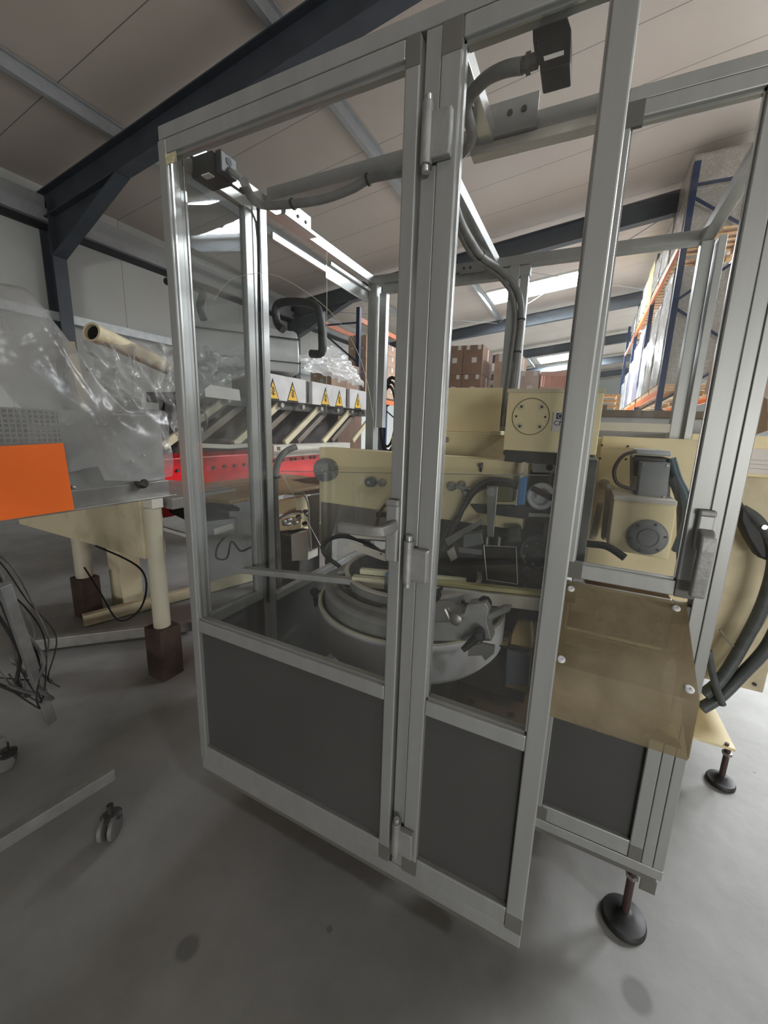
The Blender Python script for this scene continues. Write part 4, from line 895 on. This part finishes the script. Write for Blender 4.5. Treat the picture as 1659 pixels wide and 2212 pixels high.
# wooden work table & clutter below the red beam
Tb = thing('work_table', 'brown wooden table top on a steel bracket in front of the red beam', 'table', (-2.1, 2.0, 0))
MB().prism([(-2.42, 1.42, .985), (-1.75, 1.50, .985), (-1.68, 2.6, .985), (-2.35, 2.6, .985)], (0, 0, .02)).build('table_top', WOOD, Tb, .003)
MB().box((-2.35, 2.45, 0), (-2.28, 2.52, .985)).build('leg', STEEL, Tb, .003); MB().box((-1.80, 2.45, 0), (-1.73, 2.52, .985)).build('leg', STEEL, Tb, .003)
MB().bar(at(330, 1135, x=-2.05), at(435, 1166, x=-1.85), .02, .02).bar(at(435, 1166, x=-1.85), at(508, 1152, x=-1.78), .02, .02).build('shelf_bar', STEEL, Tb, .002)
MB().prism([at(*p, x=-1.72) for p in ((497, 1105), (523, 1105), (526, 1158), (512, 1158), (510, 1118), (497, 1118))], (-.01, 0, 0)).build('bracket', STEEL, Tb, .001)
bx = thing('scanner_box', 'black flat box with a white end lying under the brown table top', 'box', at(470, 1150, x=-1.85))
MB().prism([(-2.15, 1.42, .90), (-1.90, 1.38, .88), (-1.80, 1.62, .88), (-2.05, 1.70, .90)], (0, 0, .06)).build('box_body', BLACK, bx, .006)
MB().prism([at(*p, x=-1.86) for p in ((462, 1143), (502, 1130), (506, 1142), (464, 1156))], (-.006, 0, 0)).build('end_label', OFFW, bx, .001)
conduit('black cable loop hanging below the scanner box', [A(490, 1155, 1.70), A(470, 1180, 1.70), A(468, 1205, 1.70), A(490, 1205, 1.70), A(500, 1170, 1.70), A(520, 1190, 1.70), A(545, 1180, 1.70)], .006, BLACK)
# cream blocks, valves seen between the mid post and the bowl
Vb = thing('pneumatic_unit', 'cluster of cream blocks, valves and pipes below the white table', 'machine unit', (-1.9, 2.3, 0))
Y_ = 2.3
def vq(name, pts, y, d, mt, bv=.004): return MB().prism([at(*p, y=y) for p in pts], (0, d, 0)).build(name, mt, Vb, bv)
vq('upright', ((664, 1072), (690, 1070), (690, 1180), (668, 1190)), 2.2, .10, mat('taupe_block', (.22, .17, .13), .6))
vq('slotted_plate', ((693, 1075), (735, 1062), (732, 1100), (718, 1150), (700, 1190), (694, 1190)), 2.1, .03, mat('worn_plate', (.25, .23, .19), .5), .003)
vq('white_box', ((628, 1155), (665, 1150), (665, 1210), (630, 1212)), 2.15, .12, OFFW)
vq('cream_block', ((600, 1080), (640, 1075), (640, 1108), (602, 1112)), 2.3, .15, CREAM)
vq('cream_block', ((602, 1122), (650, 1115), (650, 1142), (602, 1150)), 2.3, .15, CREAM)
vq('dark_block', ((600, 1145), (628, 1142), (630, 1225), (604, 1225)), 2.3, .12, DSTEEL)
vq('brown_shelf', ((600, 1040), (700, 1028), (720, 1060), (655, 1070), (600, 1068)), 2.35, .12, mat('brown_shelf', (.20, .12, .09), .6))
MB().cyl(at(695, 1130, y=2.15), at(697, 1185, y=2.15), .020, 16).build('cylinder', CREAMD, Vb, smooth=True)
MB().tube([A(603, 1120, 2.2), A(625, 1108, 2.2), A(650, 1105, 2.2), A(665, 1115, 2.2)], .009, 10).build('pipe', STEEL, Vb, smooth=True)
MB().tube([A(648, 1058, 2.15), A(665, 1085, 2.15), A(668, 1140, 2.15), A(672, 1190, 2.15)], .008, 10).build('tube', ALUC, Vb, smooth=True)
for k in range(10):
    q = at(random.uniform(606, 660), random.uniform(1100, 1165), y=2.2); MB().lathe(q, (0, -1, 0), [(.014, -.02), (.014, .01), (.006, .02)], 10).build('fitting', random.choice((STEEL, ALUC, RUB)), Vb, smooth=True)
MB().box((-2.05, 2.2, 0), (-1.85, 2.45, .60)).build('pedestal', DSTEEL, Vb, .005)
# grey domed machine cover with black handles
Gc = thing('grey_machine_hood', 'grey hinged machine hood with two thick black handles', 'hood', (-2.9, 2.6, 1.87))
u_, n_ = Vector((.66, .75, 0)).normalized(), Vector((.75, -.66, 0)).normalized()
h0 = Vector((-3.09, 2.32, 0))
prof2 = [(-.55, 1.90), (.02, 1.90), (.03, 1.98), (.025, 2.10), (-.02, 2.20), (-.10, 2.27), (-.22, 2.31), (-.55, 2.33)]
MB().prism([h0+n_*a+Vector((0, 0, z)) for a, z in prof2], u_*.90).build('hood_shell', SKIN, Gc, .012, smooth=True)
for z_, a_ in ((1.985, .030), (2.20, -.012)):
    MB().bar(h0+n_*a_+u_*(-.01)+Vector((0, 0, z_)), h0+n_*a_+u_*.91+Vector((0, 0, z_)), .014, .010).build('rubber_seal', RUB, Gc)
hd = mat('black_handle', (.013, .015, .018), .5)
for k_, pts in enumerate(([(612, 712), (600, 700), (595, 672), (605, 655), (640, 652), (680, 660), (692, 690), (696, 730), (694, 762), (672, 764)], [(440, 690), (432, 660), (438, 635), (425, 622), (385, 612), (360, 608)])):
    P2 = []
    for (px, py) in pts:
        P2.append(at(px, py, y=(2.78, 2.40)[k_]))
    MB().tube(P2, (.034, .030)[k_], 12, 4).build('handle', hd, Gc, smooth=True)
# plastic sheets on the hood and press line
def crumple(px, xx, seed, nu=40, nv=30, amp=.05, back=.4):
    """px: left-bottom, right-bottom, right-top, left-top corners in the frame, hung at x = xx"""
    a_, b_, c_, d_ = [at(*p, x=xx) for p in px]
    def fn(u, v):
        p = a_*(1-u)*(1-v)+b_*u*(1-v)+c_*u*v+d_*(1-u)*v
        n1 = noise.noise(Vector((u*3, v*3, seed))); n2 = abs(noise.noise(Vector((u*7+v*3, v*6, seed+4))))
        return p+Vector((amp*n1+amp*.7*n2-back*v*v*.5, amp*.4*n1, amp*.5*n2))
    return MB().grid(fn, nu, nv)
tag(crumple(((655, 800), (785, 838), (752, 745), (668, 770)), -2.55, 2, amp=.07).build('plastic_sheet', FILM2, smooth='full', org=at(720, 800, x=-2.55)), 'white translucent plastic sheet crumpled on the guard boxes by the handle', 'plastic sheet')
tag(crumple(((378, 985), (470, 900), (500, 745), (330, 745)), -2.3, 5, 60, 50, amp=.10, back=.5).build('plastic_sheet', FILM, smooth='full', org=at(400, 900, x=-2.3)), 'grey plastic sheet draped behind the left side window down to the red beam', 'plastic sheet')
tag(crumple(((375, 880), (560, 800), (560, 755), (375, 760)), -2.42, 11, 40, 30, amp=.06, back=.3).build('plastic_sheet', FILM, smooth='full', org=at(460, 820, x=-2.42)), 'pale plastic sheet lying over the grey hood above the white paper', 'plastic sheet')
tag(crumple(((235, 905), (360, 960), (330, 745), (210, 735)), -2.1, 17, 50, 40, amp=.08, back=.3).build('plastic_sheet', FILM, smooth='full', org=at(290, 850, x=-2.1)), 'grey plastic sheet slumped between the cream pipe and the wrapped machine', 'plastic sheet')
tag(MB().prism([at(*p, x=-2.2) for p in ((443, 840), (455, 831), (517, 842), (520, 866), (444, 857))], (-.003, 0, 0)).build('paper_sheet', TAPE, org=at(480, 850, x=-2.2)), 'white paper sheet taped among the film behind the left side window', 'paper')
# coil of black cable hanging by the back left post
cq = at(838, 900, y=2.36)
ck = MB()
for k in range(6):
    a_ = .105+.008*k; ck.tube([cq+Vector((math.cos(t)*a_*.55, .01*k, math.sin(t)*a_*1.9-.02*(k % 2))) for t in [i*math.pi/8 for i in range(17)]], .009, 8, 2)
tag(ck.build('cable_coil', RUB, smooth=True, org=cq), 'coil of black cable hanging behind the back left post', 'cable coil')
tag(MB().box((-1.12, 2.42, 0), (-.80, 2.6, 1.58)).build('cream_post', mat('pale_post', (.60, .56, .50), .5), None, .004, org=(-1, 2.5, 0)), 'pale cream upright cabinet behind the hanging cable coil', 'cabinet')

# ================================================================== RACKS, CARTONS, PALLETS
def carton(x0, y0, z0, sx, sy, sz, label, group, mt=CARD, lab_face='y', name='carton'):
    t = thing(name, label, 'carton', (x0+sx/2, y0+sy/2, z0), group)
    MB().box((x0+.004, y0+.004, z0), (x0+sx-.004, y0+sy-.004, z0+sz-.004)).build('carton_body', mt, t, .004)
    tp = MB()
    for fx in (.16, .72):
        tp.box((x0+sx*fx, y0+.001, z0+sz*.84), (x0+sx*fx+.07, y0+.0039, z0+sz-.006))
    tp.build('tape_end', TAPE, t)
    MB().box((x0+sx*.46, y0+.001, z0+sz*.40), (x0+sx*.46+.10, y0+.0039, z0+sz*.40+.10)).build('paper_label', TAPE, t)
    MB().box((x0+sx-.0039, y0+sy/2-.05, z0+sz*.55), (x0+sx-.001, y0+sy/2+.05, z0+sz*.95)).build('side_label', TAPE, t)
    return t
def rack(x0, x1, ys, h, levels, lab, cat='pallet rack'):
    t = thing('pallet_rack', lab, cat, (x0, ys[0], 0))
    for y in ys:
        for x in (x0, x1): MB().box((x-.05, y-.05, 0), (x+.05, y+.05, h)).build('upright', BLUE, t, .004)
        bz = MB(); z = .3; k = 0
        while z+.9 < h: 
            a_, b_ = (x0, x1) if k % 2 == 0 else (x1, x0); bz.bar((a_, y, z), (b_, y, z+.8), .03, .04); z += .9; k += 1
        bz.bar((x0, y, h-.35), (x1, y, h-.35), .04, .04); bz.build('frame_brace', BLUE, t)
    for z in levels:
        for x in (x0-.02, x1+.02): MB().box((x-.025, ys[0]+.05, z-.12), (x+.025, ys[-1]-.05, z)).build('cross_beam', ORANGE, t, .003)
    return t
# right rack (aisle face at x = 1.2)
RYS = (9.0, 12.8, 16.6, 20.4); rack(1.2, 2.3, RYS, 6.12, (2.35, 5.0), 'tall blue upright pallet rack with orange beams beyond the right bay')
def wrapped(x, y, z, sx, sy, h, label, mt=FILM3, inner=CARD, seed=1, group='wrapped pallets on the right rack'):
    t = thing('wrapped_pallet', label, 'pallet', (x+sx/2, y+sy/2, z), group)
    pm = MB()
    for k in range(5): pm.box((x, y+k*(sy-.1)/4, z+.10), (x+sx, y+k*(sy-.1)/4+.1, z+.125))
    for k in range(3): pm.box((x+k*(sx-.1)/2, y, z), (x+k*(sx-.1)/2+.1, y+sy, z+.10))
    pm.build('pallet_base', PWOOD, t)
    nh = max(1, int(h/.4)); g_ = MB()
    for k in range(nh):
        for i in range(2):
            for j in range(2):
                hh = h/nh; g_.box((x+.04+i*(sx-.08)/2+.004, y+.04+j*(sy-.08)/2+.004, z+.125+k*hh), (x+.04+(i+1)*(sx-.08)/2-.004, y+.04+(j+1)*(sy-.08)/2-.004, z+.12+(k+1)*hh))
    g_.build('load', inner, t)
    def fn(u, v):
        ang = u*2*math.pi; cx, cy_ = x+sx/2, y+sy/2
        c2, s2 = math.cos(ang), math.sin(ang); m_ = max(abs(c2), abs(s2)); n_ = noise.noise(Vector((c2*3, s2*3, v*5+seed)))*.05+abs(noise.noise(Vector((c2*9, s2*9, v*9+seed))))*.04
        rr = 1.0+n_*.8; top = 1 if v < .97 else .2
        return Vector((cx+c2/m_*(sx/2+.01)*rr*top, cy_+s2/m_*(sy/2+.01)*rr*top, z+.10+(h+.05)*min(v/.96, 1)+(.0 if v < .96 else .02)))
    MB().grid(fn, 48, 26).build('stretch_film', mt, t, smooth='full'); return t
FW = film('white_wrap', (.82, .82, .83), .9, .2, 20); FY = film('yellowish_wrap', (.75, .62, .30), .85, .3, 15); FV = film('violet_grey_wrap', (.45, .43, .55), .85, .2, 20)
wl = [(9.15, 5.0, 1.15, 'wrapped pallet load at the top of the rack nearest the enclosure, behind the first upright', FILM3), (10.5, 5.0, .85, 'low film-covered load beside the first upright on the top beam', FILM3),
      (11.75, 5.0, .7, 'ragged film bundle on the top beam before the second upright', FILM3), (13.0, 5.0, .95, 'yellow wrapped load on the top beam after the second upright', FY),
      (14.3, 5.0, .9, 'white wrapped load mid way along the top beam', FW), (15.4, 5.0, .6, 'small wrapped load on the top beam before the third upright', FILM3), (16.9, 5.0, .6, 'far white load on the top beam', FW),
      (9.15, 2.35, 2.0, 'tall beige wrapped pallet on the middle beam nearest the enclosure', FILM3), (10.4, 2.35, 1.75, 'second beige wrapped pallet on the middle beam', FILM3),
      (11.6, 2.35, 1.2, 'rounded wrapped pallet on the middle beam before the second upright', FW), (13.0, 2.35, 1.9, 'white and violet wrapped pallet after the second upright', FV),
      (14.3, 2.35, 1.7, 'silvery wrapped pallet in the middle bay', FW), (15.5, 2.35, 1.4, 'wrapped pallet before the third upright', FV), (16.9, 2.35, 1.2, 'white wrapped pallet far down the rack', FW), (18.3, 2.35, 1.0, 'last wrapped pallet visible down the rack', FW),
      ]
for k, (y, z, h, lab, mt) in enumerate(wl):
    wrapped(1.16, y, z, 1.1, 1.12, h, lab, mt, CARD if k % 2 else CARD2, seed=k*3)
# left racks
rack(-6.6, -5.5, (8.9, 12.6), 4.33, (4.11, 2.2), 'blue rack with orange beams seen past the black handle on the left')
k = 0
for j in range(4):
    for i in range(5):
        z = 2.25+.3*i
        carton(-5.42-.55, 9.15+j*.62, z, .55, .6, .3, 'tan carton on the left rack, %s stack from the aisle end, %s layer up' % (('nearest', 'second', 'third', 'fourth')[j], ('bottom', 'second', 'third', 'fourth', 'top')[i]), 'tan cartons on the left rack')
for j in range(2):
    for i in range(3):
        carton(-6.0+.0, 7.6+j*.6, 1.9+i*.33, .6, .6, .33, '%s tan carton %s on the shelf unit behind the white plastic sheet' % (('nearer', 'farther')[j], ('at the bottom', 'in the middle', 'on top')[i]), 'cartons behind the plastic sheet', CARD)
tag(MB().box((-6.05, 7.5, 0), (-5.3, 8.8, 1.9)).build('shelf_unit', CARD2, None, .01, org=(-5.7, 8, 0)), 'dark shelf unit under the cartons behind the plastic sheet', 'shelf')
# centre stacks on a long bench
tag(MB().box((-3.9, 7.95, 0), (.3, 9.4, 1.98)).build('storage_bench', CARD2, None, .01, org=(-2, 8.5, 0)), 'long brown storage bench under the centre carton stacks', 'bench')
for i, (x, w_) in enumerate(((-3.75, .86), (-2.86, .41), (-2.45, .41))):
    for kz in range(2): carton(x, 8.0, 1.98+kz*.57, w_, .9, .57, ('wide brown carton left in the centre stack', 'brown carton in the middle of the centre stack', 'brown carton at the right of the centre stack')[i]+(', upper row', ', lower row')[kz == 0], 'brown cartons above the cream cover box', CARD2)
carton(-1.82, 8.1, 1.98, .50, .9, .97, 'orange tan tall carton beside the back middle post', 'tan cartons above the gearbox')
carton(-1.32, 8.0, 1.98, .40, .9, .62, 'pale pink carton right of the back middle post', 'tan cartons above the gearbox', mat('pink_card', (.62, .45, .40), .7))
# slatted crate
cr = thing('slatted_crate', 'pink slatted plastic crate above the gearbox at right', 'crate', (-.6, 8.2, 1.98))
x0, x1, z0, z1 = -.90, -.28, 1.98, 2.57
cm = MB().box((x0, 8.0, z1-.08), (x1, 8.02, z1)).box((x0, 8.0, z0), (x1, 8.02, z0+.06)).box((x0, 8.0, z0+.27), (x1, 8.02, z0+.32))
xx = x0
while xx < x1: cm.box((xx, 8.001, z0), (xx+.022, 8.019, z1)); xx += .040
cm.box((x0, 8.02, z0), (x0+.02, 8.6, z1)).box((x1-.02, 8.02, z0), (x1, 8.6, z1)).box((x0, 8.58, z0), (x1, 8.6, z1)).build('crate_wall', CRATE, cr)
MB().box((x0+.06, 7.995, z0+.05), (x0+.18, 7.9995, z0+.20)).build('paper_label', TAPE, cr)
# timber pallets stacked far down the aisle
for k in range(7):
    t = thing('timber_pallet', 'bare timber pallet down the aisle, %s in the stack' % ('lowest', 'second', 'third', 'fourth', 'fifth', 'sixth', 'topmost')[k], 'pallet', (.3, 14, 1.6+k*.16), 'stack of timber pallets')
    pm = MB(); z = 1.60+k*.16
    for j in range(5): pm.box((-.25, 14+j*.24, z+.11), (.85, 14.1+j*.24, z+.14))
    for j in range(3): pm.box((-.25+j*.5, 14, z), (-.15+j*.5, 15.06, z+.11))
    pm.build('slats', PWOOD, t)
tag(MB().box((-.35, 13.9, 0), (.95, 15.2, 1.60)).build('blue_bin', mat('blue_bin', (.04, .10, .25), .5), None, .02, org=(.3, 14.5, 0)), 'blue bin under the stack of timber pallets', 'bin')
tag(MB().tube([(-1.3, 14, 0), (-1.3, 14, 1.2), (-1.2, 14, 2.4), (-1.0, 14, 3.0), (-.8, 14, 2.4), (-.7, 14, 1.2)], .35, 14, 4).build('dark_wrapped_load', mat('dark_film', (.03, .03, .035), .3), smooth=True, org=(-1, 14, 0)), 'dark film-wrapped load behind the pink crate', 'pallet')
